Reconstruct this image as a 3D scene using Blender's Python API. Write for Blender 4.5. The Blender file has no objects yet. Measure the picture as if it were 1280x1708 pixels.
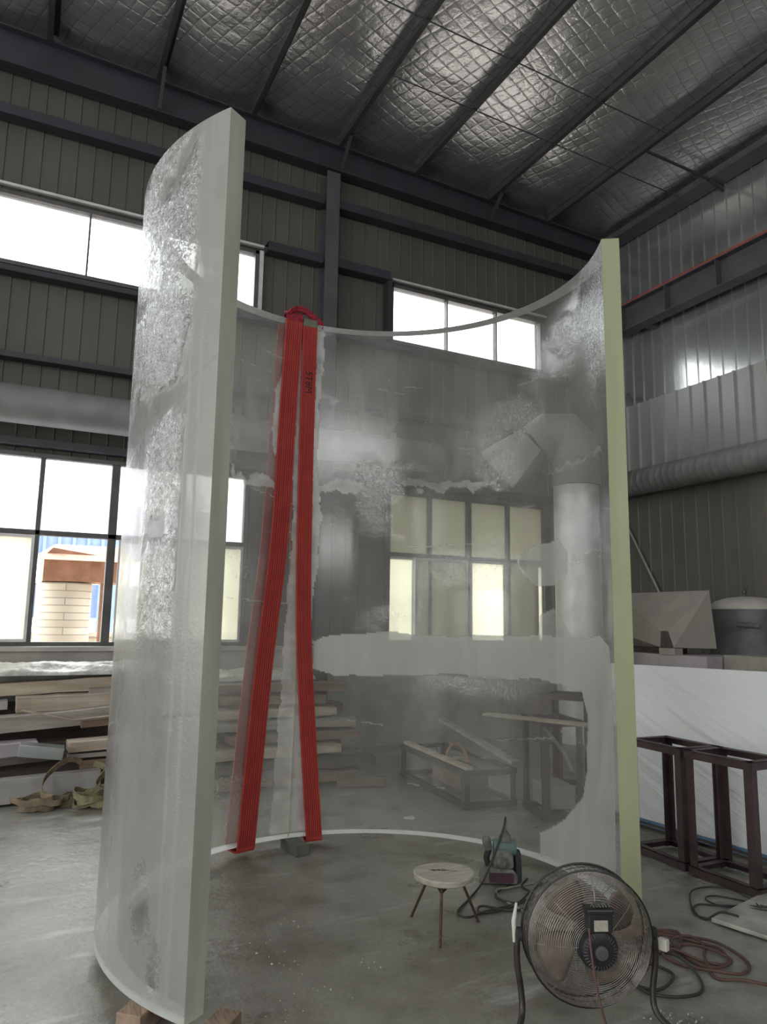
import bpy, math, random
import numpy as np
from mathutils import Vector, Matrix, noise
random.seed(7)
S = bpy.context.scene
COL = S.collection
PI = math.pi
V = Vector

# ------------------------------------------------------------------ camera
YAW, PIT, ROL, FPX = 0.46100708, 0.14903783, 0.01542011, 1209.86
cyw, syw, cp, sp = math.cos(YAW), math.sin(YAW), math.cos(PIT), math.sin(PIT)
fw = V((syw*cp, cyw*cp, sp)); r0 = V((cyw, -syw, 0)); u0 = r0.cross(fw)
rt = math.cos(ROL)*r0 + math.sin(ROL)*u0
up = -math.sin(ROL)*r0 + math.cos(ROL)*u0
cd = bpy.data.cameras.new('camera'); cam = bpy.data.objects.new('camera', cd); COL.objects.link(cam)
M = Matrix.Identity(4)
for i in range(3):
    M[i][0] = rt[i]; M[i][1] = up[i]; M[i][2] = -fw[i]
M[0][3], M[1][3], M[2][3] = 0, 0, 1.6
cam.matrix_world = M
cd.sensor_fit = 'VERTICAL'; cd.sensor_height = 24.0; cd.lens = FPX/1708*24.0; cd.clip_start = .05; cd.clip_end = 300
S.camera = cam

# ------------------------------------------------------------------ world, light, exposure
S.view_settings.view_transform = 'Standard'; S.view_settings.look = 'None'
S.view_settings.gamma = 1.0; S.view_settings.use_curve_mapping = False
S.view_settings.exposure = 0.60
SKY = 5.2
w = bpy.data.worlds.new('overcast_sky'); S.world = w; w.use_nodes = True
nt = w.node_tree; bg = nt.nodes['Background']
tc = nt.nodes.new('ShaderNodeTexCoord'); sx = nt.nodes.new('ShaderNodeSeparateXYZ'); rp = nt.nodes.new('ShaderNodeValToRGB')
nt.links.new(tc.outputs['Generated'], sx.inputs[0]); nt.links.new(sx.outputs['Z'], rp.inputs[0])
rp.color_ramp.elements[0].position = 0.0; rp.color_ramp.elements[0].color = (.86, .85, .81, 1)
rp.color_ramp.elements[1].position = .6; rp.color_ramp.elements[1].color = (.93, .95, .97, 1)
nt.links.new(rp.outputs[0], bg.inputs[0]); bg.inputs[1].default_value = SKY
S.cycles.transparent_max_bounces = 40
S.cycles.max_bounces = 10
S.cycles.diffuse_bounces = 6
S.cycles.glossy_bounces = 4
S.cycles.use_denoising = True
S.cycles.sample_clamp_indirect = 6.0

def portal(name, loc, nrm, sx_, sy_):
    l = bpy.data.lights.new(name, 'AREA'); l.shape = 'RECTANGLE'; l.size = sx_; l.size_y = sy_; l.cycles.is_portal = True
    o = bpy.data.objects.new(name, l); COL.objects.link(o); o.location = loc
    n = V(nrm); z = -n; y = V((0, 0, 1)) if abs(n.z) < .9 else V((0, 1, 0)); x = y.cross(z); x.normalize()
    m = Matrix.Identity(4)
    for i in range(3): m[i][0] = x[i]; m[i][1] = y[i]; m[i][2] = z[i]; m[i][3] = loc[i]
    o.matrix_world = m
XR, YB = 8.71, 8.8
XL, YF = -9.0, -7.0
WU = (5.5, 6.38); WL = (1.27, 3.38)
WA = (-4.6, 2.46); WB = (4.40, 7.12)
for n, a, b in (('a', *WA), ('b', *WB)):
    portal('sky_portal', ((a+b)/2, YB+.06, sum(WU)/2), (0, -1, 0), b-a, WU[1]-WU[0])
    portal('sky_portal', ((a+b)/2, YB+.06, sum(WL)/2), (0, -1, 0), b-a, WL[1]-WL[0])
ADDED_GATE = (-6.4, -1.0, 0.0, 5.4)      # unseen gateway added to the left wall, lets daylight in from behind the camera
portal('sky_portal', (XL-.06, (ADDED_GATE[0]+ADDED_GATE[1])/2, ADDED_GATE[3]/2), (1, 0, 0), ADDED_GATE[1]-ADDED_GATE[0], ADDED_GATE[3])
SIDE = (.4, 7.4)
portal('sky_portal', (.25, YF-.06, 5.87), (0, 1, 0), 12.5, 1.14)  # unseen upper window row, added for more frontal light
portal('sky_portal', (2.0, YF-.06, 3.45), (0, 1, 0), 3.6, .9)
portal('sky_portal', (XL-.06, sum(SIDE)/2, sum(WU)/2), (1, 0, 0), SIDE[1]-SIDE[0], WU[1]-WU[0])
portal('sky_portal', (XL-.06, sum(SIDE)/2, sum(WL)/2), (1, 0, 0), SIDE[1]-SIDE[0], WL[1]-WL[0])

# ------------------------------------------------------------------ materials
MATS = {}
def newmat(name):
    m = bpy.data.materials.new(name); m.use_nodes = True; MATS[name] = m
    n = m.node_tree.nodes; l = m.node_tree.links
    return m, n, l, n['Principled BSDF'], n['Material Output']
def ramp(n, l, src, stops):
    r = n.new('ShaderNodeValToRGB'); e = r.color_ramp.elements
    while len(e) < len(stops): e.new(.5)
    for k, (p, c) in enumerate(stops): e[k].position = p; e[k].color = (*c, 1)
    l.new(src, r.inputs[0]); return r.outputs[0]
def mat(name, c1, c2=None, rough=.6, metal=0., scale=6., bump=0., bscale=30., stretch=None, spec=.5, detail=5, r2=None, trans=0., bdist=.01, lo=.35, hi=.65):
    m, n, l, b, o = newmat(name)
    c2 = c2 or tuple(x*.75 for x in c1)
    t = n.new('ShaderNodeTexCoord'); src = t.outputs['Object']
    if stretch:
        mp = n.new('ShaderNodeMapping'); mp.inputs['Scale'].default_value = stretch; l.new(src, mp.inputs[0]); src = mp.outputs[0]
    x = n.new('ShaderNodeTexNoise'); x.inputs['Scale'].default_value = scale; x.inputs['Detail'].default_value = detail
    l.new(src, x.inputs['Vector'])
    l.new(ramp(n, l, x.outputs[0], [(lo, c2), (hi, c1)]), b.inputs['Base Color'])
    b.inputs['Roughness'].default_value = rough; b.inputs['Metallic'].default_value = metal
    b.inputs['Specular IOR Level'].default_value = spec
    if r2 is not None:
        mr = n.new('ShaderNodeMapRange'); mr.inputs[1].default_value = .3; mr.inputs[2].default_value = .7
        mr.inputs[3].default_value = r2; mr.inputs[4].default_value = rough
        l.new(x.outputs[0], mr.inputs[0]); l.new(mr.outputs[0], b.inputs['Roughness'])
    if bump:
        y = n.new('ShaderNodeTexNoise'); y.inputs['Scale'].default_value = bscale; y.inputs['Detail'].default_value = 4; l.new(src, y.inputs['Vector'])
        bp = n.new('ShaderNodeBump'); bp.inputs['Strength'].default_value = bump; bp.inputs['Distance'].default_value = bdist
        l.new(y.outputs[0], bp.inputs['Height']); l.new(bp.outputs[0], b.inputs['Normal'])
    if trans: b.inputs['Transmission Weight'].default_value = trans
    return m
mat('wall_sheet', (.092, .089, .077), (.074, .071, .061), .55, .0, 1.5, stretch=(1, 1, .3))
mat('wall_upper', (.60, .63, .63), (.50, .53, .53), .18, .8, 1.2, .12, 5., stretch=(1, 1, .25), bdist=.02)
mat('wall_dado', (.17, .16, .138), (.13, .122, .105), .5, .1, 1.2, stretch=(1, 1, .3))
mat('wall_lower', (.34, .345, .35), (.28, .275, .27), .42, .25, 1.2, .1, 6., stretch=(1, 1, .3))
mat('plaster', (.38, .36, .34), (.28, .26, .245), .8, 0, 3, .4, 25)
mat('steel_dark', (.036, .038, .050), (.028, .030, .038), .5, .1, 4)
mat('steel_column', (.09, .093, .103), (.065, .068, .077), .5, .1, 3)
mat('purlin', (.065, .067, .072), (.045, .047, .05), .5, .3, 5, stretch=(1, .3, 1))
mat('red_paint', (.42, .07, .05), (.30, .05, .04), .5)
mat('rust_frame', (.085, .055, .055), (.05, .035, .036), .5, .35, 9, .3, 60, bdist=.003)
mat('duct', (.56, .56, .555), (.48, .475, .47), .42, .25, 5, .1, 12)
mat('duct_grey', (.22, .215, .22), (.18, .175, .18), .55, .1, 4)
mat('frame_alu', (.10, .10, .10), (.07, .07, .07), .45, .3)
mat('frame_bright', (.62, .62, .62), (.5, .5, .5), .4, .3)
mat('wood_pale', (.46, .40, .32), (.30, .25, .19), .75, 0, 5, .4, 30, stretch=(.3, 3, 3))
mat('wood_grey', (.34, .31, .275), (.22, .195, .17), .8, 0, 5, .4, 30, stretch=(.3, 3, 3))
mat('wood_brown', (.22, .15, .105), (.12, .085, .06), .8, 0, 6, .4, 30, stretch=(.3, 3, 3))
mat('wood_dark', (.10, .075, .065), (.055, .042, .038), .75, 0, 6, .3, 30, stretch=(.3, 3, 3))
mat('slab_grey', (.33, .32, .315), (.24, .23, .23), .6, 0, 4)
mat('slab_violet', (.30, .27, .285), (.22, .20, .21), .55, 0, 4)
mat('plastic_pale', (.56, .57, .53), (.42, .42, .38), .35, 0, 8, .8, 12, bdist=.03)
mat('sling_red', (.44, .048, .034), (.36, .032, .026), .75, 0, 7, .3, 200, bdist=.001)
mat('sling_red_dark', (.20, .010, .012), (.15, .008, .01), .8)
mat('sleeve', (.16, .17, .13), (.11, .12, .09), .7)
mat('red_rag', (.36, .02, .04), (.16, .01, .02), .8, 0, 30)
mat('ink', (.02, .012, .012), (.02, .012, .012), .7)
mat('sling_olive', (.21, .205, .11), (.12, .115, .06), .85, 0, 12)
mat('sling_brown', (.22, .17, .11), (.13, .10, .065), .85, 0, 12)
mat('black_wire', (.03, .03, .032), (.02, .02, .02), .45, .2)
mat('cage_wire', (.30, .275, .25), (.16, .14, .125), .4, .6, 20)
mat('blade', (.20, .155, .125), (.13, .10, .08), .5, .1, 10)
mat('motor', (.02, .02, .023), (.014, .014, .016), .4)
mat('motor_grey', (.10, .10, .11), (.06, .06, .07), .4)
mat('label_paper', (.38, .37, .30), (.30, .29, .24), .6, 0, 60)
mat('tube_stand', (.06, .055, .05), (.035, .03, .028), .4, .4, 20)
mat('stool_wood', (.50, .475, .41), (.36, .33, .27), .75, 0, 9, .5, 40, stretch=(.6, 3, 3), bdist=.004)
mat('rust_rod', (.12, .07, .05), (.06, .04, .03), .6, .4, 40, .3, 90)
mat('dust_tool', (.20, .195, .185), (.10, .10, .095), .85, 0, 25, .4, 80, bdist=.003)
mat('teal_tool', (.09, .17, .15), (.11, .14, .13), .6, 0, 20)
mat('maroon', (.07, .025, .035), (.05, .02, .025), .6)
mat('cord_black', (.035, .035, .034), (.025, .025, .024), .55)
mat('cord_grey', (.26, .27, .20), (.18, .18, .14), .7)
mat('cord_red', (.11, .058, .046), (.07, .038, .032), .7, 0, 15)
mat('white_tape', (.62, .61, .56), (.48, .47, .42), .7)
mat('plate_mat', (.50, .50, .45), (.24, .24, .21), .45, .2, 5)
mat('block_wood', (.34, .24, .17), (.20, .14, .10), .8, 0, 8, .4, 40, stretch=(3, .6, 3))
mat('block_green', (.13, .14, .11), (.08, .09, .07), .7)
mat('tank', (.15, .16, .165), (.11, .12, .125), .5, .1)
mat('tank_dome', (.52, .49, .46), (.42, .40, .37), .6)
mat('hopper', (.36, .33, .30), (.30, .27, .245), .6, .0, 3)
mat('cabinet', (.42, .385, .40), (.36, .33, .34), .55)
mat('cabinet_tan', (.36, .34, .30), (.30, .28, .25), .55)
mat('blue_foam', (.10, .20, .34), (.06, .13, .24), .6)
mat('foil_tape', (.55, .50, .45), (.30, .27, .25), .4, .3, 60, .6, 60)
mat('paper', (.72, .72, .70), (.62, .62, .60), .7)
mat('rod_pale', (.42, .41, .38), (.34, .33, .3), .5, .3)
mat('blue_cladding', (.20, .28, .46), (.17, .24, .40), .5)
mat('hood_rust', (.44, .24, .16), (.30, .16, .10), .7)
mat('ground_out', (.46, .40, .33), (.36, .31, .25), .9)
mat('rubber', (.03, .03, .03), (.02, .02, .02), .8)
mat('amber_glue', (.60, .52, .26), (.52, .46, .26), .5)
mat('grit', (.7, .7, .66), (.5, .5, .47), .8)

def floor_mat():
    m, n, l, b, o = newmat('concrete')
    t = n.new('ShaderNodeTexCoord')
    def nz(s, d=6, st=None):
        x = n.new('ShaderNodeTexNoise'); x.inputs['Scale'].default_value = s; x.inputs['Detail'].default_value = d; x.inputs['Roughness'].default_value = .62
        if st:
            mp = n.new('ShaderNodeMapping'); mp.inputs['Scale'].default_value = st; l.new(t.outputs['Object'], mp.inputs[0]); l.new(mp.outputs[0], x.inputs['Vector'])
        else: l.new(t.outputs['Object'], x.inputs['Vector'])
        return x.outputs[0]
    c1 = ramp(n, l, nz(.55, 8), [(.32, (.185, .172, .145)), (.5, (.245, .242, .215)), (.7, (.33, .338, .318))])
    c2 = ramp(n, l, nz(3.2, 9), [(.34, (.62, .59, .54)), (.50, (.95, .94, .92)), (.66, (1.12, 1.12, 1.10))])
    c3 = ramp(n, l, nz(26, 4), [(.3, (.85, .85, .85)), (.72, (1.1, 1.1, 1.1))])
    def mul(a, c, f=1.):
        x = n.new('ShaderNodeMix'); x.data_type = 'RGBA'; x.blend_type = 'MULTIPLY'; x.inputs[0].default_value = f
        l.new(a, x.inputs['A']); l.new(c, x.inputs['B']); return x.outputs['Result']
    c = mul(mul(c1, c2), c3, .8)
    x = n.new('ShaderNodeMix'); x.data_type = 'RGBA'   # pale dust smears
    l.new(ramp(n, l, nz(2.3, 9, (.5, 2.2, 1)), [(.57, (0, 0, 0)), (.70, (.6, .6, .6))]), x.inputs[0])
    l.new(c, x.inputs['A']); x.inputs['B'].default_value = (.50, .51, .49, 1)
    l.new(x.outputs['Result'], b.inputs['Base Color'])
    rr = ramp(n, l, nz(1.6, 8), [(.3, (.20, .20, .20)), (.65, (.46, .46, .46))])
    l.new(rr, b.inputs['Roughness']); b.inputs['Specular IOR Level'].default_value = .55
    bp = n.new('ShaderNodeBump'); bp.inputs['Strength'].default_value = .5; bp.inputs['Distance'].default_value = .012
    l.new(nz(14, 8), bp.inputs['Height']); l.new(bp.outputs[0], b.inputs['Normal'])
floor_mat()

def foil_mat():
    m, n, l, b, o = newmat('foil_insulation')
    t = n.new('ShaderNodeTexCoord'); sx = n.new('ShaderNodeSeparateXYZ')
    dn = n.new('ShaderNodeTexNoise'); dn.inputs['Scale'].default_value = 1.6; dn.inputs['Detail'].default_value = 3
    l.new(t.outputs['Object'], dn.inputs['Vector'])
    ad = n.new('ShaderNodeVectorMath'); ad.operation = 'MULTIPLY_ADD'; ad.inputs[1].default_value = (.09, .09, 0)
    l.new(dn.outputs['Color'], ad.inputs[0]); l.new(t.outputs['Object'], ad.inputs[2]); l.new(ad.outputs[0], sx.inputs[0])
    def math_(op, a, b_=None, c=None):
        x = n.new('ShaderNodeMath'); x.operation = op
        for i, v in enumerate((a, b_, c)):
            if v is None: continue
            if isinstance(v, (int, float)): x.inputs[i].default_value = v
            else: l.new(v, x.inputs[i])
        return x.outputs[0]
    def tri(ax, ay, per):
        s = math_('ADD', math_('MULTIPLY', sx.outputs['X'], ax/per), math_('MULTIPLY', sx.outputs['Y'], ay/per))
        return math_('ABSOLUTE', math_('SUBTRACT', math_('FRACT', s), .5))   # 0 mid .. .5 at the seam
    a = tri(.94, .34, .155); c = tri(-.34, .94, .155)
    mx = math_('MAXIMUM', a, c)
    quilt = math_('POWER', math_('MULTIPLY', mx, 2), 5)
    line = math_('GREATER_THAN', mx, .482)
    wr = n.new('ShaderNodeTexNoise'); wr.inputs['Scale'].default_value = 7; wr.inputs['Detail'].default_value = 5; wr.inputs['Distortion'].default_value = 1.2
    l.new(t.outputs['Object'], wr.inputs['Vector'])
    w2 = n.new('ShaderNodeTexNoise'); w2.inputs['Scale'].default_value = 32; w2.inputs['Detail'].default_value = 3; w2.inputs['Distortion'].default_value = .8
    l.new(t.outputs['Object'], w2.inputs['Vector'])
    h = math_('ADD', math_('MULTIPLY', quilt, -.35), math_('ADD', math_('MULTIPLY', wr.outputs[0], .8), math_('MULTIPLY', w2.outputs[0], .30)))
    bp = n.new('ShaderNodeBump'); bp.inputs['Strength'].default_value = .5; bp.inputs['Distance'].default_value = .022
    l.new(h, bp.inputs['Height']); l.new(bp.outputs[0], b.inputs['Normal'])
    mix = n.new('ShaderNodeMix'); mix.data_type = 'RGBA'
    l.new(math_('MULTIPLY', line, .6), mix.inputs[0]); mix.inputs['A'].default_value = (.95, .96, .99, 1); mix.inputs['B'].default_value = (.10, .10, .11, 1)
    l.new(mix.outputs['Result'], b.inputs['Base Color'])
    b.inputs['Metallic'].default_value = .95; b.inputs['Roughness'].default_value = .31
foil_mat()

def pane_mat(name, col, trans, haze=1.0):
    m, n, l, b, o = newmat(name); n.remove(b)
    tr = n.new('ShaderNodeBsdfTransparent'); tr.inputs[0].default_value = (*trans, 1)
    tl = n.new('ShaderNodeBsdfTranslucent'); tl.inputs[0].default_value = (*col, 1)
    gl = n.new('ShaderNodeBsdfGlossy'); gl.inputs['Roughness'].default_value = .05
    t = n.new('ShaderNodeTexCoord'); nz = n.new('ShaderNodeTexNoise'); nz.inputs['Scale'].default_value = 1.2; nz.inputs['Detail'].default_value = 5
    l.new(t.outputs['Object'], nz.inputs['Vector'])
    f = n.new('ShaderNodeMapRange'); f.inputs[1].default_value = .3; f.inputs[2].default_value = .7; f.inputs[3].default_value = haze*.9; f.inputs[4].default_value = haze
    l.new(nz.outputs[0], f.inputs[0])
    a = n.new('ShaderNodeMixShader'); l.new(f.outputs[0], a.inputs[0]); l.new(tr.outputs[0], a.inputs[1]); l.new(tl.outputs[0], a.inputs[2])
    c = n.new('ShaderNodeMixShader'); c.inputs[0].default_value = .06; l.new(a.outputs[0], c.inputs[1]); l.new(gl.outputs[0], c.inputs[2])
    l.new(c.outputs[0], o.inputs['Surface'])
pane_mat('pane_clear', (.9, .9, .9), (.96, .97, .98), .05)
pane_mat('pane_white', (.92, .92, .96), (.95, .95, .98), .45)
pane_mat('pane_cream', (.72, .71, .62), (.60, .60, .54), .80)
pane_mat('pane_grey', (.28, .28, .235), (.10, .10, .085), .9)
pane_mat('pane_dim', (.30, .295, .25), (.16, .16, .135), .92)  # dimming of the window behind the acrylic is put into this pane colour
pane_mat('film_clear', (.75, .78, .76), (.80, .84, .83), .45)

def acrylic_mat(name, bumpdist, rough, spec, hz):
    m, n, l, b, o = newmat(name); n.remove(b)
    def math_(op, a, b_=None, c=None, cl=False):
        x = n.new('ShaderNodeMath'); x.operation = op; x.use_clamp = cl
        for i, v in enumerate((a, b_, c)):
            if v is None: continue
            if isinstance(v, (int, float)): x.inputs[i].default_value = v
            else: l.new(v, x.inputs[i])
        return x.outputs[0]
    t = n.new('ShaderNodeTexCoord')
    at = n.new('ShaderNodeAttribute'); at.attribute_name = 'frost'
    ar = n.new('ShaderNodeAttribute'); ar.attribute_name = 'relief'
    def nz(s, d=5, st=None, dist=0.):
        x = n.new('ShaderNodeTexNoise'); x.inputs['Scale'].default_value = s; x.inputs['Detail'].default_value = d; x.inputs['Distortion'].default_value = dist
        src = t.outputs['Object']
        if st:
            mp = n.new('ShaderNodeMapping'); mp.inputs['Scale'].default_value = st; l.new(src, mp.inputs[0]); src = mp.outputs[0]
        l.new(src, x.inputs['Vector']); return x.outputs[0]
    streak = nz(9, 6, (1, 1, .16)); cloud = nz(2.2, 5); spk = nz(60, 3)
    # dust haze: attribute level times streaky variation
    var = math_('ADD', math_('MULTIPLY', math_('SUBTRACT', streak, .5), 1.1), math_('MULTIPLY', math_('SUBTRACT', cloud, .5), 1.1))
    fr = math_('MULTIPLY', at.outputs['Fac'], math_('ADD', 1., math_('MULTIPLY', var, math_('SUBTRACT', 1.1, at.outputs['Fac']))), cl=True)
    gr = n.new('ShaderNodeTexNoise'); gr.inputs['Scale'].default_value = 38; gr.inputs['Detail'].default_value = 3; gr.inputs['Distortion'].default_value = 1.6
    l.new(t.outputs['Object'], gr.inputs['Vector'])
    dk = n.new('ShaderNodeMapRange'); dk.inputs[1].default_value = .44; dk.inputs[2].default_value = .54; l.new(gr.outputs[0], dk.inputs[0])
    fr = math_('MULTIPLY', fr, math_('SUBTRACT', 1., math_('MULTIPLY', math_('MULTIPLY', dk.outputs[0], ar.outputs['Fac']), .42)))
    glint = math_('MULTIPLY', math_('GREATER_THAN', spk, .60), math_('MULTIPLY', ar.outputs['Fac'], .5))  # sparkle of the rough relief painted into the haze as white flecks
    fr = math_('ADD', fr, glint, cl=True)
    T = n.new('ShaderNodeBsdfTransparent'); T.inputs[0].default_value = (.90, .915, .895, 1)
    D = n.new('ShaderNodeBsdfDiffuse'); D.inputs[0].default_value = (*hz, 1)
    L = n.new('ShaderNodeBsdfTranslucent'); L.inputs[0].default_value = (*hz, 1)
    DL = n.new('ShaderNodeMixShader'); DL.inputs[0].default_value = .5; l.new(D.outputs[0], DL.inputs[1]); l.new(L.outputs[0], DL.inputs[2])
    A = n.new('ShaderNodeMixShader'); l.new(fr, A.inputs[0]); l.new(T.outputs[0], A.inputs[1]); l.new(DL.outputs[0], A.inputs[2])
    G = n.new('ShaderNodeBsdfGlossy')
    G.inputs['Color'].default_value = (.92, .93, .95, 1)
    l.new(math_('ADD', rough, math_('MULTIPLY', fr, .35)), G.inputs['Roughness'])
    vor = n.new('ShaderNodeTexNoise'); vor.inputs['Scale'].default_value = 26; vor.inputs['Detail'].default_value = 4; vor.inputs['Distortion'].default_value = 2.2
    l.new(t.outputs['Object'], vor.inputs['Vector'])
    vb = n.new('ShaderNodeTexNoise'); vb.inputs['Scale'].default_value = 9; vb.inputs['Detail'].default_value = 5; vb.inputs['Distortion'].default_value = 3.0
    mp = n.new('ShaderNodeMapping'); mp.inputs['Scale'].default_value = (1, 1, .55); l.new(t.outputs['Object'], mp.inputs[0]); l.new(mp.outputs[0], vb.inputs['Vector'])
    hh = math_('MULTIPLY', math_('ADD', math_('MULTIPLY', vor.outputs[0], .9), vb.outputs[0]), math_('ADD', .02, ar.outputs['Fac']))
    bp = n.new('ShaderNodeBump'); bp.inputs['Strength'].default_value = 1.; bp.inputs['Distance'].default_value = bumpdist
    l.new(hh, bp.inputs['Height']); l.new(bp.outputs[0], G.inputs['Normal']); l.new(bp.outputs[0], D.inputs['Normal'])
    ge = n.new('ShaderNodeNewGeometry'); dp = n.new('ShaderNodeVectorMath'); dp.operation = 'DOT_PRODUCT'
    l.new(ge.outputs['Incoming'], dp.inputs[0]); l.new(bp.outputs[0], dp.inputs[1])
    k = math_('POWER', math_('SUBTRACT', 1., math_('ABSOLUTE', dp.outputs['Value'])), 5)
    fac = math_('ADD', spec, math_('MULTIPLY', k, .9 - spec), cl=True)
    fac = math_('ADD', fac, math_('MULTIPLY', ar.outputs['Fac'], .30), cl=True)
    F = n.new('ShaderNodeMixShader'); l.new(fac, F.inputs[0]); l.new(A.outputs[0], F.inputs[1]); l.new(G.outputs[0], F.inputs[2])
    l.new(F.outputs[0], o.inputs['Surface'])
acrylic_mat('acrylic_inner', .020, .05, .05, (.68, .68, .65))
acrylic_mat('acrylic_outer', .045, .05, .05, (.43, .425, .41))
def edge_mat(name, c1, c2, tl):
    m, n, l, b, o = newmat(name)
    t = n.new('ShaderNodeTexCoord'); x = n.new('ShaderNodeTexNoise'); x.inputs['Scale'].default_value = 3; x.inputs['Detail'].default_value = 5
    mp = n.new('ShaderNodeMapping'); mp.inputs['Scale'].default_value = (3, 3, .5); l.new(t.outputs['Object'], mp.inputs[0]); l.new(mp.outputs[0], x.inputs['Vector'])
    c = ramp(n, l, x.outputs[0], [(.3, c2), (.7, c1)]); l.new(c, b.inputs['Base Color'])
    b.inputs['Roughness'].default_value = .45
    T = n.new('ShaderNodeBsdfTranslucent'); l.new(c, T.inputs[0])
    mx = n.new('ShaderNodeMixShader'); mx.inputs[0].default_value = tl
    l.new(b.outputs[0], mx.inputs[1]); l.new(T.outputs[0], mx.inputs[2]); l.new(mx.outputs[0], o.inputs['Surface'])
edge_mat('edge_left', (.56, .575, .49), (.42, .435, .36), .3)
edge_mat('edge_right', (.44, .47, .30), (.38, .41, .25), .3)
edge_mat('edge_flat', (.95, .95, .95), (.88, .89, .88), .0)  # bottom face: light trapped inside the acrylic is painted as plain white
edge_mat('edge_top', (.5, .51, .5), (.42, .43, .42), .5)

def silo_mat():
    m, n, l, b, o = newmat('silo_block')
    t = n.new('ShaderNodeTexCoord'); br = n.new('ShaderNodeTexBrick')
    br.inputs['Color1'].default_value = (.62, .58, .50, 1); br.inputs['Color2'].default_value = (.52, .47, .38, 1); br.inputs['Mortar'].default_value = (.34, .30, .24, 1)
    br.inputs['Scale'].default_value = 1.; br.inputs['Brick Width'].default_value = 3.; br.inputs['Row Height'].default_value = .11; br.inputs['Mortar Size'].default_value = .008
    mp = n.new('ShaderNodeMapping'); mp.inputs['Rotation'].default_value = (PI/2, 0, 0); l.new(t.outputs['Object'], mp.inputs[0]); l.new(mp.outputs[0], br.inputs[0])
    l.new(br.outputs[0], b.inputs['Base Color']); b.inputs['Roughness'].default_value = .8
silo_mat()
def board_mat():
    m, n, l, b, o = newmat('wrapped_film')
    t = n.new('ShaderNodeTexCoord'); mp = n.new('ShaderNodeMapping'); mp.inputs['Scale'].default_value = (1, .30, 3.2)
    m0 = n.new('ShaderNodeMapping'); m0.inputs['Rotation'].default_value = (math.radians(-24), 0, 0); l.new(t.outputs['Object'], m0.inputs[0]); l.new(m0.outputs[0], mp.inputs[0])
    x = n.new('ShaderNodeTexNoise'); x.inputs['Scale'].default_value = 3.2; x.inputs['Detail'].default_value = 5; x.inputs['Distortion'].default_value = .4; l.new(mp.outputs[0], x.inputs['Vector'])
    bp = n.new('ShaderNodeBump'); bp.inputs['Strength'].default_value = .6; bp.inputs['Distance'].default_value = .025; l.new(x.outputs[0], bp.inputs['Height']); l.new(bp.outputs[0], b.inputs['Normal'])
    b.inputs['Base Color'].default_value = (.66, .68, .69, 1); b.inputs['Roughness'].default_value = .28
board_mat()

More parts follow.
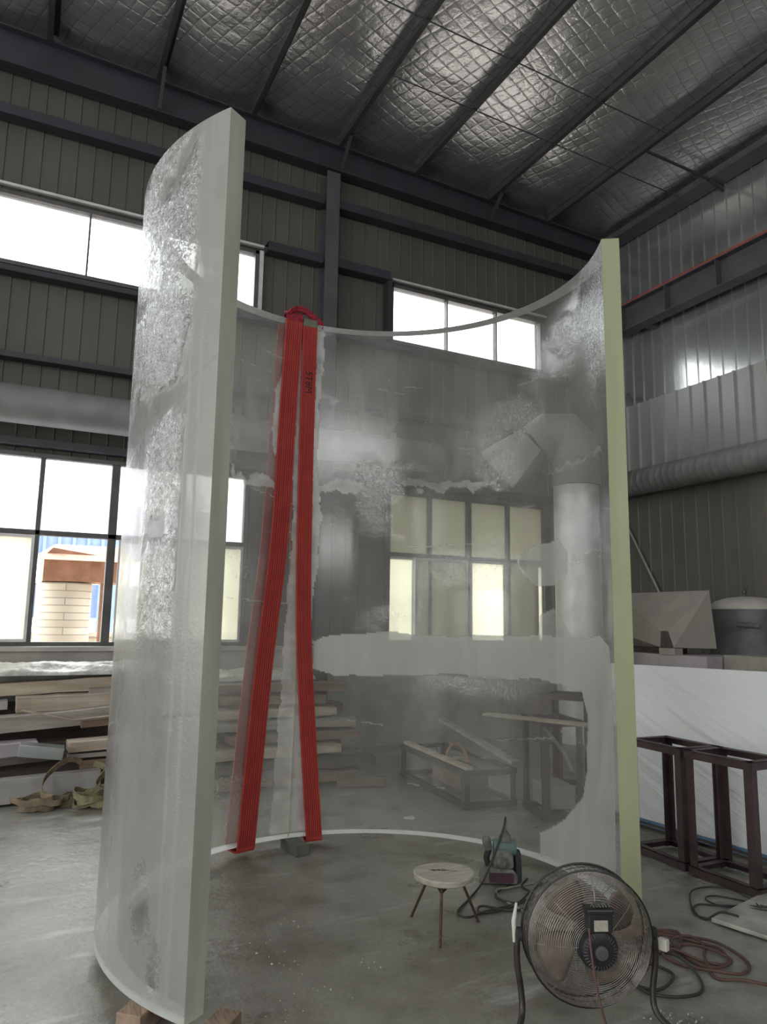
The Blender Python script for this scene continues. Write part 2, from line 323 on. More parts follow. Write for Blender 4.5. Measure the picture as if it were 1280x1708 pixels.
# ------------------------------------------------------------------ mesh helpers
WLOC = {}
def meta(o, label=None, cat=None, group=None, kind=None):
    if label: o['label'] = label
    if cat: o['category'] = cat
    if group: o['group'] = group
    if kind: o['kind'] = kind
    return o
def thing(name, loc, label, cat, group=None):
    o = bpy.data.objects.new(name, None); o.empty_display_size = .1; COL.objects.link(o)
    o.location = loc; WLOC[o.name] = V(loc); return meta(o, label, cat, group)
class MB:
    def __init__(s): s.v = []; s.f = []; s.mi = []; s.T = Matrix.Identity(4)
    def add(s, vs, fs, mi=0):
        b = len(s.v); s.v += [s.T @ V(p) for p in vs]; s.f += [tuple(b+i for i in f) for f in fs]; s.mi += [mi]*len(fs); return s
    def box(s, c, d, rz=0., rot=None, mi=0, taper=1.):
        x, y, z = d[0]/2, d[1]/2, d[2]/2
        R = rot if rot is not None else Matrix.Rotation(rz, 3, 'Z')
        vs = []
        for k in (-1, 1):
            q = taper if k > 0 else 1.
            for (a, b) in ((-1, -1), (1, -1), (1, 1), (-1, 1)): vs.append(V(c) + R @ V((a*x*q, b*y*q, k*z)))
        return s.add(vs, [(0, 3, 2, 1), (4, 5, 6, 7), (0, 1, 5, 4), (1, 2, 6, 5), (2, 3, 7, 6), (3, 0, 4, 7)], mi)
    def bar(s, p, q, w, h, upv=(0, 0, 1), mi=0):
        p, q = V(p), V(q); d = q-p; L = d.length; d.normalize(); u = V(upv)
        if abs(d.dot(u)) > .98: u = V((1, 0, 0))
        x = d.cross(u).normalized(); y = x.cross(d)
        R = Matrix((x, d, y)).transposed()
        return s.box((p+q)/2, (w, L, h), rot=R, mi=mi)
    def prism(s, poly, o, ax, ay, az, mi=0):
        """poly in (ax, ay), extruded along az (vector with length)"""
        o, ax, ay, az = V(o), V(ax), V(ay), V(az); n = len(poly)
        vs = [o+ax*a+ay*b for a, b in poly] + [o+ax*a+ay*b+az for a, b in poly]
        fs = [tuple(range(n-1, -1, -1)), tuple(range(n, 2*n))] + [(i, (i+1) % n, (i+1) % n+n, i+n) for i in range(n)]
        return s.add(vs, fs, mi)
    def tube(s, path, r, seg=8, mi=0, cap=True, flat=1., closed=False):
        P = [V(p) for p in path]; n = len(P); rs = r if isinstance(r, (list, tuple)) else [r]*n
        vs = []; fs = []; pu = None
        for i in range(n):
            a = P[i-1] if i else (P[-1] if closed else P[0]); b = P[(i+1) % n] if (i < n-1 or closed) else P[-1]
            d = (b-a).normalized()
            if pu is None:
                u = V((0, 0, 1)); u = u if abs(d.z) < .9 else V((1, 0, 0))
                u = (u-d*d.dot(u)).normalized()
            else: u = (pu-d*d.dot(pu)).normalized()
            pu = u; x = d.cross(u)
            for k in range(seg):
                t = 2*PI*k/seg; vs.append(P[i]+(x*math.cos(t)+u*math.sin(t)*flat)*rs[i])
        m = n if closed else n-1
        for i in range(m):
            for k in range(seg):
                j = (i+1) % n
                fs.append((i*seg+k, i*seg+(k+1) % seg, j*seg+(k+1) % seg, j*seg+k))
        if cap and not closed: fs += [tuple(range(seg-1, -1, -1)), tuple(range((n-1)*seg, n*seg))]
        return s.add(vs, fs, mi)
    def lathe(s, prof, c=(0, 0, 0), axis=(0, 0, 1), seg=32, mi=0):
        """prof: (radius, height) list; closed ends capped when the radius is > 0"""
        c = V(c); a = V(axis).normalized(); u = V((0, 0, 1)) if abs(a.z) < .9 else V((1, 0, 0)); x = a.cross(u).normalized(); y = a.cross(x)
        vs = []; fs = []
        for r, h in prof:
            for k in range(seg):
                t = 2*PI*k/seg; vs.append(c+a*h+(x*math.cos(t)+y*math.sin(t))*max(r, 1e-4))
        for i in range(len(prof)-1):
            for k in range(seg): fs.append((i*seg+k, i*seg+(k+1) % seg, (i+1)*seg+(k+1) % seg, (i+1)*seg+k))
        fs += [tuple(range(seg-1, -1, -1)), tuple(range((len(prof)-1)*seg, len(prof)*seg))]
        return s.add(vs, fs, mi)
    def build(s, name, mats, parent=None, smooth=None, bevel=0., base=True):
        vs = s.v
        xs = [p.x for p in vs]; ys = [p.y for p in vs]; zs = [p.z for p in vs]
        o0 = V(((min(xs)+max(xs))/2, (min(ys)+max(ys))/2, min(zs))) if base else V((0, 0, 0))
        me = bpy.data.meshes.new(name); me.from_pydata([tuple(p-o0) for p in vs], [], s.f)
        mats = mats if isinstance(mats, (list, tuple)) else [mats]
        for mm in mats: me.materials.append(MATS[mm])
        me.polygons.foreach_set('material_index', s.mi)
        if smooth is not None:
            me.polygons.foreach_set('use_smooth', [True]*len(s.f))
            me.set_sharp_from_angle(angle=math.radians(smooth))
        me.update()
        import bmesh
        bm = bmesh.new(); bm.from_mesh(me); bmesh.ops.recalc_face_normals(bm, faces=bm.faces); bm.to_mesh(me); bm.free()
        o = bpy.data.objects.new(name, me); COL.objects.link(o)
        pw = WLOC[parent.name] if parent else V((0, 0, 0))
        if parent: o.parent = parent
        o.location = o0-pw; WLOC[o.name] = o0
        if bevel:
            md = o.modifiers.new('bevel', 'BEVEL'); md.width = bevel; md.segments = 2; md.limit_method = 'ANGLE'
        return o
def spline(pts, n=8, closed=False):
    P = [V(p) for p in pts]; out = []; m = len(P)
    rng = range(m) if closed else range(m-1)
    for i in rng:
        g = (lambda j: P[j % m]) if closed else (lambda j: P[min(max(j, 0), m-1)])
        a, b, c, d = g(i-1), g(i), g(i+1), g(i+2)
        for k in range(n):
            t = k/n
            out.append(.5*((2*b)+(c-a)*t+(2*a-5*b+4*c-d)*t*t+(3*b-a-3*c+d)*t**3))
    if not closed: out.append(P[-1])
    return out
def struct(o, label=None): return meta(o, label, None, None, 'structure')

# ------------------------------------------------------------------ building shell
def ceil_z(x): return 8.12+.035*(XR-x)
mb = MB(); mb.box(((XL+XR)/2, (YF+YB)/2, -.1), (XR-XL+.4, YB-YF+.4, .2)); struct(mb.build('floor', 'concrete', base=False), 'stained grey-green concrete factory floor')

PX = [-.17, 1.07, 2.29, 3.54, 4.75, 6.05, 7.2, 8.45]
def foil():
    px = [-8.84+1.238*i for i in range(7)] + PX
    px = [XL-.1] + [x for x in px if x > XL] + [XR+.05]
    vs = []; fs = []; ny = 200
    xs = []
    for a, b in zip(px[:-1], px[1:]):
        k = max(3, int((b-a)/.09)); xs += [(a+(b-a)*i/k, i/k) for i in range(k)]
    xs.append((px[-1], 0))
    for x, t in xs:
        for j in range(ny+1):
            y = YF-.1+(YB-YF+.2)*j/ny
            sag = .05*math.sin(PI*t)**.8*(1+.5*noise.noise(V((x*.8, y*1.1, 0))))+.02*noise.noise(V((x*3, y*3, 3)))*math.sin(PI*t)
            vs.append((x, y, ceil_z(x)-sag))
    for i in range(len(xs)-1):
        for j in range(ny): fs.append((i*(ny+1)+j, i*(ny+1)+j+1, (i+1)*(ny+1)+j+1, (i+1)*(ny+1)+j))
    m = MB(); m.add(vs, fs)
    m.box(((XL+XR)/2, (YF+YB)/2, 8.95), (XR-XL+.4, YB-YF+.4, .04))
    return m
struct(foil().build('ceiling', 'foil_insulation', smooth=180, base=False), 'silver quilted foil insulation sagging between roof purlins')

def ribbed(m, u0, u1, z0, z1, place, step, rw, rd, off=0., mi=0):
    """sheet with raised ribs facing the room; place(u, depth, z)"""
    pts = [(u0, 0.)]; u = math.ceil((u0-off)/step)*step+off
    while u+rw < u1:
        if u > u0: pts += [(u, 0.), (u+rw*.3, rd), (u+rw*.7, rd), (u+rw, 0.)]
        u += step
    pts.append((u1, 0.))
    vs = []; fs = []
    for a, d in pts: vs += [place(a, d, z0), place(a, d, z1)]
    for i in range(len(pts)-1): fs.append((2*i, 2*i+2, 2*i+3, 2*i+1))
    m.add(vs, fs, mi)
backp = lambda u, d, z: (u, YB-d, z)
m = MB()
ST = .19
for (z0, z1) in ((WL[1], WU[0]), (WU[1], 8.95)): ribbed(m, XL, XR, z0, z1, backp, ST, .022, .010)
for (z0, z1) in (WU, WL):
    for (a, b) in ((XL, WA[0]), (WA[1], WB[0]), (WB[1], XR)): ribbed(m, a, b, z0, z1, backp, ST, .022, .010)
struct(m.build('wall_back', 'wall_sheet', base=False), 'dark taupe ribbed sheet wall with two rows of windows')
m = MB(); m.box(((XL+XR)/2, YB+.02, WL[0]/2), (XR-XL, .28, WL[0])); m.box(((XL+XR)/2, YB-.14, WL[0]-.02), (XR-XL, .12, .05))
struct(m.build('trim_1', 'plaster', base=False, bevel=.006), 'grey plastered dado below the lower windows')
# backing skin of the walls (outside face)
m = MB()
for (z0, z1) in ((WL[1], WU[0]), (WU[1], 9.0)): m.box(((XL+XR)/2, YB+.13, (z0+z1)/2), (XR-XL+.3, .03, z1-z0))
for (z0, z1) in (WU, WL):
    for (a, b) in ((XL, WA[0]), (WA[1], WB[0]), (WB[1], XR)): m.box(((a+b)/2, YB+.13, (z0+z1)/2), (b-a, .03, z1-z0))
struct(m.build('trim_2', 'wall_sheet', base=False), 'outer skin of the back wall')

rightp = lambda u, d, z: (XR-d, u, z)
rightq = lambda u, d, z: (XR-.045-d, u, z)
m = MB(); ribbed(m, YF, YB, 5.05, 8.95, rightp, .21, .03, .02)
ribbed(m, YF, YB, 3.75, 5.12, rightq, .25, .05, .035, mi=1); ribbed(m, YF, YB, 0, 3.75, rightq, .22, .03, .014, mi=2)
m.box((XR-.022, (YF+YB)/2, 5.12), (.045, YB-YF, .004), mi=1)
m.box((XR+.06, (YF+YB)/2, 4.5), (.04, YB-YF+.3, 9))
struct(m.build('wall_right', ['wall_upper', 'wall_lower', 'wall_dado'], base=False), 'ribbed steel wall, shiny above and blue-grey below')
m = MB(); g0, g1, _, gh = ADDED_GATE
for (z0, z1) in ((0, WL[0]), (WL[1], WU[0]), (WU[1], 9)): m.box((XL, (g1+YB)/2, (z0+z1)/2), (.1, YB-g1, z1-z0))
for (z0, z1) in (WU, WL):
    for (a, b) in ((g1, SIDE[0]), (SIDE[1], YB)): m.box((XL, (a+b)/2, (z0+z1)/2), (.1, b-a, z1-z0))
m.box((XL, (YF+g0)/2, 4.5), (.1, g0-YF, 9)); m.box((XL, (g0+g1)/2, (9+gh)/2), (.1, g1-g0, 9-gh))
struct(m.build('wall_left', 'wall_sheet', base=False), 'dark sheet wall behind and left of the camera')
m = MB(); X0, X1 = .2, 3.8
m.box(((XL+XR)/2, YF, 1.5), (XR-XL, .1, 3.0)); m.box(((XL+XR)/2, YF, 4.6), (XR-XL, .1, 1.4)); m.box(((XL+XR)/2, YF, 7.7), (XR-XL, .1, 2.5)); m.box(((XL-6)/2, YF, 5.9), (-6-XL, .1, 1.2)); m.box(((XR+6.5)/2, YF, 5.9), (XR-6.5, .1, 1.2));
for k in range(9): m.box((-4.75+1.25*k, YF, 5.9), (.05, .1, 1.2))  # mullions of the upper window row added to light the hall from behind
m.box(((XL+X0)/2, YF, 3.45), (X0-XL, .1, .9)); m.box(((XR+X1)/2, YF, 3.45), (XR-X1, .1, .9))
for x in (1.1, 2.0, 2.9): m.box((x, YF, 3.45), (.28, .1, .9))
struct(m.build('wall_front', 'wall_sheet', base=False), 'dark sheet wall behind the camera')
m = MB(); m.box((8.52, (YF+YB)/2, 8.0), (.30, YB-YF, .10)); struct(m.build('trim_3', 'steel_column', base=False), 'grey eaves strut between the foil ceiling and the right wall')

# windows
def window(name, a, b, z, mulls, bars, frames, label):
    root = thing(name, ((a+b)/2, YB, z[0]), label, None); struct(root)
    del_ = root.keys()
    fr = MB(); y = YB-.02
    t = .05
    fr.box(((a+b)/2, y, z[0]+t/2), (b-a, .10, t)); fr.box(((a+b)/2, y, z[1]-t/2), (b-a, .10, t))
    fr.box((a+t/2, y, (z[0]+z[1])/2), (t, .10, z[1]-z[0])); fr.box((b-t/2, y, (z[0]+z[1])/2), (t, .10, z[1]-z[0]))
    for x, tt in mulls: fr.box((x, y, (z[0]+z[1])/2), (tt, .09, z[1]-z[0]-2*t))
    for zz, tt in bars: fr.box(((a+b)/2, y, zz), (b-a-2*t, .09, tt))
    fr.build('window_frame', frames, root, bevel=.004)
    return root
w1 = window('window_1', *WA, WU, [(x, .022) for x in (-3.8, -2.96, -2.12, -1.28, -.60, .40, 1.24, 1.9)], [], 'frame_alu', 'blown-out high window at upper left of back wall')
w2 = window('window_2', *WB, WU, [(x, .022) for x in (5.35, 6.23)], [], 'frame_alu', 'high window behind the acrylic rim, right of the steel column')
w3 = window('window_3', *WA, WL, [(x, .05) for x in (-3.76, -2.98, -2.2, -1.43, -.66, .12, 1.66)]+[(.89, .09)], [(2.50, .055)], 'frame_alu', 'lower left window with frosted sashes and one open light')
w4 = window('window_4', *WB, WL, [(x, .05) for x in (5.08, 6.42)]+[(5.73, .07)], [(2.50, .055)], 'frame_alu', 'lower window seen dimly through the acrylic')
def pane(root, a, b, z0, z1, mt, y=YB, label=None):
    m = MB(); m.box(((a+b)/2, y, (z0+z1)/2), (b-a, .006, z1-z0)); o = m.build('pane', mt, root)
    if label: o['label'] = label
for w_, W_ in ((w1, WA), (w2, WB)):
    m = MB(); m.bar((W_[0], YB-.09, WU[1]+.05), (W_[1]+.05, YB-.09, WU[1]+.05), .05, .03); m.build('head_trim', 'frame_bright', w_)
    m = MB(); m.box((W_[1]+.03 if w_ is w1 else W_[0]-.03, YB-.05, sum(WU)/2), (.05, .08, WU[1]-WU[0])); m.build('jamb', 'frame_bright' if w_ is w1 else 'steel_dark', w_)
    pane(w_, W_[0]+.04, W_[1]-.04, WU[0]+.04, WU[1]-.04, 'pane_clear')
pane(w3, WA[0]+.04, WA[1]-.04, 2.50, WL[1]-.04, 'pane_white')
pane(w4, WB[0]+.04, WB[1]-.04, 2.50, WL[1]-.04, 'pane_dim')
def sash(root, a, b, mt, y, edge='frame_bright'):
    m = MB(); t = .03; z0, z1 = WL[0]+.05, 2.47
    for x in (a+t/2, b-t/2): m.box((x, y, (z0+z1)/2), (t, .03, z1-z0))
    for zz in (z0+t/2, z1-t/2): m.box(((a+b)/2, y, zz), (b-a-2*t, .03, t))
    s = m.build('sash', edge, root); p = MB(); p.box(((a+b)/2, y, (z0+z1)/2), (b-a-.05, .006, z1-z0-.05)); p.build('pane', mt, s)
sash(w3, -1.43, -.66, 'pane_cream', YB-.055); sash(w3, -.65, .10, 'pane_cream', YB-.055); sash(w3, -4.5, -1.45, 'pane_cream', YB-.02)
sash(w3, .97, 1.64, 'pane_white', YB-.055); sash(w3, 1.7, 2.42, 'pane_cream', YB-.055)
sash(w4, 4.84, 5.70, 'pane_grey', YB-.055); sash(w4, 5.74, 6.34, 'pane_cream', YB-.055); sash(w4, 6.34, 6.95, 'pane_grey', YB-.055)
sash(w4, 4.44, 4.85, 'pane_cream', YB-.01); sash(w4, 6.9, 7.08, 'pane_cream', YB-.01)

# ------------------------------------------------------------------ steelwork
m = MB()
def rafter(m, y0, y1):
    x0, x1 = XL, 8.6
    tz = lambda x: ceil_z(x)-.15
    bz = lambda x: 7.66+(8.6-x)*.019
    yc = (y0+y1)/2
    for zt, th in ((tz, .02), (lambda x: bz(x)+.02, .02)):
        m.add([(x0, y0, zt(x0)), (x1, y0, zt(x1)), (x1, y1, zt(x1)), (x0, y1, zt(x0)), (x0, y0, zt(x0)-th), (x1, y0, zt(x1)-th), (x1, y1, zt(x1)-th), (x0, y1, zt(x0)-th)],
              [(0, 1, 2, 3), (7, 6, 5, 4), (0, 4, 5, 1), (1, 5, 6, 2), (2, 6, 7, 3), (3, 7, 4, 0)])
    m.add([(x0, yc-.005, tz(x0)), (x1, yc-.005, tz(x1)), (x1, yc-.005, bz(x1)), (x0, yc-.005, bz(x0)), (x0, yc+.005, tz(x0)), (x1, yc+.005, tz(x1)), (x1, yc+.005, bz(x1)), (x0, yc+.005, bz(x0))],
          [(3, 2, 1, 0), (4, 5, 6, 7), (0, 1, 5, 4), (2, 3, 7, 6)])
rafter(m, 8.58, 8.76)
meta(m.build('rafter_beam', 'steel_dark'), 'long dark navy steel roof beam running along top of back wall', 'beam')
PL = ['leftmost thin grey roof purlin, at top left corner', 'second grey roof purlin from the left over the tall left acrylic end', 'third grey roof purlin from the left',
      'fourth grey roof purlin, meeting the beam above the steel column', 'fifth roof purlin, crossing the brightest foil', 'sixth roof purlin from the left, over the middle of the curved wall',
      'seventh roof purlin, reaching the beam nearest the right corner', 'last roof purlin hidden beside the eaves strut']
for i, x in enumerate(PX[:-1]):
    m = MB(); z = ceil_z(x)-.012
    t = .006
    m.box((x, (YF+YB)/2, z-.08), (t, YB-YF-.3, .15)); m.box((x+.03, (YF+YB)/2, z-.005), (.06, YB-YF-.3, t)); m.box((x-.03, (YF+YB)/2, z-.152), (.06, YB-YF-.3, t)); m.box((x-.058, (YF+YB)/2, z-.142), (t, YB-YF-.3, .02))
    meta(m.build('roof_purlin', 'purlin'), PL[i], 'purlin', 'roof purlins under the foil')
for x, lb in ((1.07, 'short steel brace from second purlin down to dark beam'), (3.54, 'short steel brace hanging beside the top of the steel column'), (6.05, 'short steel brace near the right end of the dark beam')):
    m = MB(); m.bar((x, 8.30, ceil_z(x)-.17), (x, 8.60, 7.72+(8.6-x)*.019), .04, .04, (1, 0, 0)); meta(m.build('flange_brace', 'purlin'), lb, 'brace', 'braces from purlins to beam')
def ceil_rod(y, x0, x1, r, lb, dz=.18):
    m = MB(); k = 12; m.tube([(x0+(x1-x0)*i/k, y, ceil_z(x0+(x1-x0)*i/k)-dz) for i in range(k+1)], r, 6); meta(m.build('sag_rod', 'steel_dark'), lb, 'rod', 'thin rods crossing below the foil')
ceil_rod(7.05, 3.54, 8.4, .008, 'thin rod crossing the foil nearer the back wall'); ceil_rod(6.15, -.17, 7.2, .008, 'thin rod crossing the foil further from the back wall')
m = MB(); m.tube([(7.2, 6.55, ceil_z(7.2)-.17), (8.45, 6.55, ceil_z(8.45)-.17)], .02, 8); m.tube([(8.4, 6.55, ceil_z(8.4)-.17), (8.69, 6.55, 7.88)], .035, 8)
meta(m.build('strut', 'steel_dark'), 'thicker dark strut ending at the right wall eaves', 'strut')
m = MB()
m.box((3.41, 8.66, 3.85), (.006, .20, 7.7)); m.box((3.41, 8.56, 3.85), (.19, .012, 7.7)); m.box((3.41, 8.77, 3.85), (.19, .012, 7.7))
meta(m.build('steel_column', 'steel_column'), 'grey steel H column standing against the back wall under the dark beam', 'column')
def girt(a, b, z, lb, h=.12):
    m = MB(); m.box(((a+b)/2, YB-.12, z+h/2), (b-a, .16, .006)); m.box(((a+b)/2, YB-.20, z), (b-a, .006, h)); m.box(((a+b)/2, YB-.12, z-h/2), (b-a, .16, .006))
    meta(m.build('wall_girt', 'steel_dark'), lb, 'girt', 'horizontal girts on the back wall')
girt(XL+.1, 3.30, 7.28, 'high dark girt left of the steel column'); girt(3.52, 8.6, 7.28, 'high dark girt right of the steel column')
girt(2.54, 3.30, 6.42, 'short dark girt between high left window and column'); girt(3.52, 4.33, 6.42, 'short dark girt between column and high right window')
girt(XL+.1, 3.30, 5.40, 'dark girt under the high left window', .06); girt(3.52, 8.6, 5.40, 'dark girt under the high right window', .06)
girt(XL+.1, 3.30, 4.42, 'dark girt between window rows at left', .06); girt(3.52, 8.6, 4.42, 'dark girt between window rows, behind the acrylic', .06)
girt(XL+.1, 3.30, 3.47, 'dark lintel girt over the lower left window', .07); girt(3.52, 8.6, 3.47, 'dark lintel girt over the lower right window', .07)
m = MB(); m.box((4.34, YB-.1, 5.94), (.07, .14, .92)); meta(m.build('jamb_post', 'steel_dark'), 'dark post at the left side of the high right window', 'post')
# crane runway beam along the right wall
m = MB(); yc = (YF+8.5)/2; L = 8.5-YF
m.box((8.42, yc, 6.67), (.22, L, .016)); m.box((8.42, yc, 6.26), (.22, L, .016)); m.box((8.42, yc, 6.465), (.010, L, .40))
root = thing('crane_beam', (8.42, yc, 6.25), 'dark grey steel I beam running along right wall with red rail on top', 'beam')
m.build('beam_section', 'steel_column', root)
y = 8.25
while y > 2.0:
    k = MB(); k.box((8.355, y, 6.465), (.105, .012, .39)); k.build('stiffener', 'steel_column', root); y -= .9
k = MB(); k.tube([(8.36, YF+.1, 6.71), (8.36, 8.5, 6.71)], .022, 10); o = k.build('rail_pipe', 'red_paint', root, smooth=60); o['label'] = 'thin red rail pipe'
for y in (7.9, 4.2, .5): k = MB(); k.box((8.60, y, 6.40), (.18, .12, .30)); k.build('wall_bracket', 'steel_column', root)
m = MB(); m.tube([(8.60, 8.55, 3.16), (8.60, 7.6, 1.45)], .018, 8); meta(m.build('stay_rod', 'rod_pale'), 'thin pale slanted rod against right wall above the hopper', 'rod')

# ------------------------------------------------------------------ ducts
def duct_profile(p, q, r, step, amp, seg=40):
    p, q = V(p), V(q); L = (q-p).length; a = (q-p).normalized(); prof = []
    h = 0
    while h < L:
        prof += [(r, h), (r, min(h+step-.014, L)), (r+amp, min(h+step-.007, L))]; h += step
    prof.append((r, L)); m = MB(); m.lathe(prof, p, a, seg); return m
m = duct_profile((XL+.3, 8.34, 3.80), (4.95, 8.34, 3.80), .205, 30, .004); meta(m.build('round_duct', 'duct_grey', smooth=40), 'fat grey round duct along the back wall above the lower windows', 'duct')
m = duct_profile((8.38, YF+.4, 3.77), (8.38, 8.5, 3.77), .20, .12, .0035); meta(m.build('round_duct', 'duct_grey', smooth=40), 'spiral ribbed round duct along the right wall', 'duct')
root = thing('dust_duct', (5.75, 6.5, 0), 'vertical shiny dust pipe with elbow and flared hood seen through the acrylic', 'duct')
m = MB(); m.lathe([(.262, 0), (.262, 2.9)], (5.75, 6.5, .3), (0, 0, 1), 40); m.build('pipe', 'duct', root, smooth=40)
m = MB(); m.lathe([(.285, 0), (.27, .3)], (5.75, 6.5, 3.2), (0, 0, 1), 40); m.lathe([(.29, 0), (.29, .02)], (5.75, 6.5, 3.19), (0, 0, 1), 40); m.lathe([(.285, 0), (.285, .02)], (5.75, 6.5, 3.49), (0, 0, 1), 40); m.build('collar', 'duct_grey', root, smooth=40)
m = MB(); m.tube([(5.75, 6.5, 3.49), (5.75, 6.51, 3.68), (5.66, 6.57, 3.82), (5.50, 6.68, 3.83), (5.38, 6.78, 3.72)], [.275, .275, .275, .265, .25], 28); m.build('elbow', 'duct_grey', root, smooth=35)
m = MB(); p = V((5.39, 6.77, 3.73)); q = V((5.17, 7.10, 3.38)); d = (q-p).normalized(); x = d.cross(V((0, 0, 1))).normalized(); y2 = x.cross(d)
vs = []; n_ = 32
for k in range(n_):
    t = 2*PI*k/n_; vs.append(p+(x*math.cos(t)+y2*math.sin(t))*.25)
for k in range(n_):
    t = 2*PI*k/n_; c_, s_ = math.cos(t), math.sin(t); sc = .31/max(abs(c_), abs(s_)); vs.append(q+(x*c_+y2*s_)*sc)
m.add(vs, [(k, (k+1) % n_, n_+(k+1) % n_, n_+k) for k in range(n_)]+[tuple(range(n_-1, -1, -1)), tuple(range(n_, 2*n_))]); m.build('hood', 'duct_grey', root, smooth=25)
m = MB(); m.lathe([(.34, 0), (.34, .03), (.30, .03), (.30, .3)], (5.75, 6.5, 0), (0, 0, 1), 32); m.build('foot', 'duct_grey', root, smooth=30)

# ------------------------------------------------------------------ outside, seen through the open window light
m = MB(); m.box((0, 19, -.02), (40, 20, .04)); struct(m.build('trim_4', 'ground_out', base=False), 'pale yard ground outside')
root = thing('silo', (.62, 12.4, 0), 'pale block-built round silo with rusty metal hood outside the open window', 'silo')
m = MB(); m.lathe([(.40, 0), (.40, 2.1), (.37, 2.1), (.37, 1.9)], (.62, 12.4, 0), (0, 0, 1), 40); m.build('silo_wall', 'silo_block', root, smooth=40)
m = MB(); m.prism([(-.33, 2.12), (.8, 2.12), (.8, 2.48), (-.22, 2.62), (-.33, 2.5)], (.62, 12.0, 0), (1, 0, 0), (0, 0, 1), (0, .8, 0)); m.add([(.1, 11.7, 2.42), (1.6, 11.7, 2.42), (1.45, 12.5, 2.72), (.45, 12.5, 2.72)], [(0, 1, 2, 3)]); m.build('metal_hood', 'hood_rust', root)
m = MB(); m.bar((1.15, 12.2, 0), (1.15, 12.2, 2.2), .05, .05); m.build('hood_post', 'hood_rust', root)
m = MB()
for k in range(50): m.box((-6+k*.36, 21, 2.2), (.08, .05, 3.6))
m.box((2, 21.2, 3.9), (20, .3, 1.5)); m.box((2, 21.25, 2.0), (20, .3, .9)); m.box((2, 21.0, 3.2), (20, .06, .06))
meta(m.build('far_building', 'blue_cladding'), 'blue clad building across the yard outside the window', 'building')
m = MB(); m.box((3, 16, .6), (9, .25, 1.2)); m.box((3, 16, 1.24), (9.1, .32, .08)); meta(m.build('yard_wall', 'ground_out'), 'low tan yard wall outside behind the silo', 'wall')

# ------------------------------------------------------------------ the curved acrylic wall
CX, CY, RI, TH, Z0, ZT = 1.8589, 3.7900, 1.3170, .1031, .080, 3.897
A0, A1 = -.5717, 3.7363      # right end .. near left end
RO = RI+TH
PTS = dict(
 band=[(84.9, 1.46), (77.8, 1.5), (62.1, 1.51), (38.2, 1.5), (8.0, 1.51), (-7.5, 1.51), (-20.6, 1.53), (-28.0, 1.47), (-30.3, 0.76), (-27.8, 0.26), (-5.0, 0.09), (9.4, 0.06), (9.2, 0.25), (-0.4, 0.39), (-9.1, 0.56), (-11.8, 0.75), (-11.9, 1.06), (-9.8, 1.2), (8.3, 1.22), (30.1, 1.22), (61.8, 1.19), (77.5, 1.2), (84.6, 1.26)],
 blob=[(15.0, 2.08), (7.4, 2.15), (-0.2, 2.15), (-4.4, 2.05), (-4.2, 1.93), (1.5, 1.84), (8.9, 1.85), (15.7, 2.01)],
 blob2=[(8.7, 1.51), (7.9, 1.64), (1.7, 1.7), (-2.1, 1.62), (-6.1, 1.51)],
 stripL=[(98.2, 3.83), (99.3, 3.44), (100.9, 3.36), (101.9, 3.07), (100.8, 2.8), (96.6, 2.91), (96.0, 3.57), (96.0, 3.84)],
 stripR=[(87.7, 3.85), (84.5, 3.86), (84.2, 3.62), (85.4, 3.23), (85.4, 2.75), (83.5, 2.38), (84.7, 1.93), (86.0, 1.71), (86.7, 1.49), (85.1, 1.31), (86.3, 1.31), (87.7, 1.75), (86.6, 2.75), (87.1, 3.61)],
 seam=[(93.4, 3.80), (93.2, 3.39), (93.8, 2.83), (93.6, 2.19), (95.2, 1.31), (97.5, 0.1), (84.8, 0.08), (87.0, 0.89), (90.2, 1.53), (91.0, 2.19), (91.4, 2.83), (91.8, 3.59)],
 line=[(117.3, 2.69), (114.7, 2.62), (101.8, 2.64), (101.0, 2.58), (107.6, 2.57), (117.0, 2.59)],
 line2=[(86.3, 2.63), (79.1, 2.66), (70.9, 2.65), (67.9, 2.63), (70.9, 2.58), (79.0, 2.58), (86.2, 2.59)],
 line3=[(56.7, 2.65), (50.6, 2.67), (34.0, 2.63), (23.2, 2.64), (16.4, 2.65), (21.0, 2.62), (31.9, 2.59), (46.5, 2.6), (54.7, 2.61)],
 line4=[(-0.9, 2.64), (-24.6, 2.66), (-26.4, 2.64), (-9.5, 2.61), (6.9, 2.62)])
LEV = dict(band=.84, blob=.72, blob2=.6, stripL=.72, stripR=.78, seam=.62, line=.62, line2=.55, line3=.6, line4=.45)
def inpoly(px, py, poly):
    c = np.zeros(px.shape, bool); n = len(poly)
    for i in range(n):
        x0, y0 = poly[i]; x1, y1 = poly[(i+1) % n]
        if y0 == y1: continue
        t = ((y0 > py) != (y1 > py)) & (px < (x1-x0)*(py-y0)/(y1-y0)+x0); c ^= t
    return c
def sm(a, lo, hi):
    t = np.clip((a-lo)/(hi-lo), 0, 1); return t*t*(3-2*t)
rng = np.random.default_rng(3)
def field(nu, nz, fu, fz, oct_=3):
    """smooth value noise 0..1 on the grid"""
    out = np.zeros((nu, nz)); amp = 1; tot = 0
    for k in range(oct_):
        a, b = int(fu*2**k)+2, int(fz*2**k)+2; g = rng.random((a+1, b+1))
        u = np.linspace(0, a-1e-6, nu); v = np.linspace(0, b-1e-6, nz); ui = u.astype(int); vi = v.astype(int); uf = sm(u-ui, 0, 1)[:, None]; vf = sm(v-vi, 0, 1)[None]
        G = lambda i, j: g[np.ix_(np.minimum(ui+i, a), np.minimum(vi+j, b))]
        out += amp*((G(0, 0)*(1-uf)+G(1, 0)*uf)*(1-vf)+(G(0, 1)*(1-uf)+G(1, 1)*uf)*vf); tot += amp; amp *= .5
    return out/tot
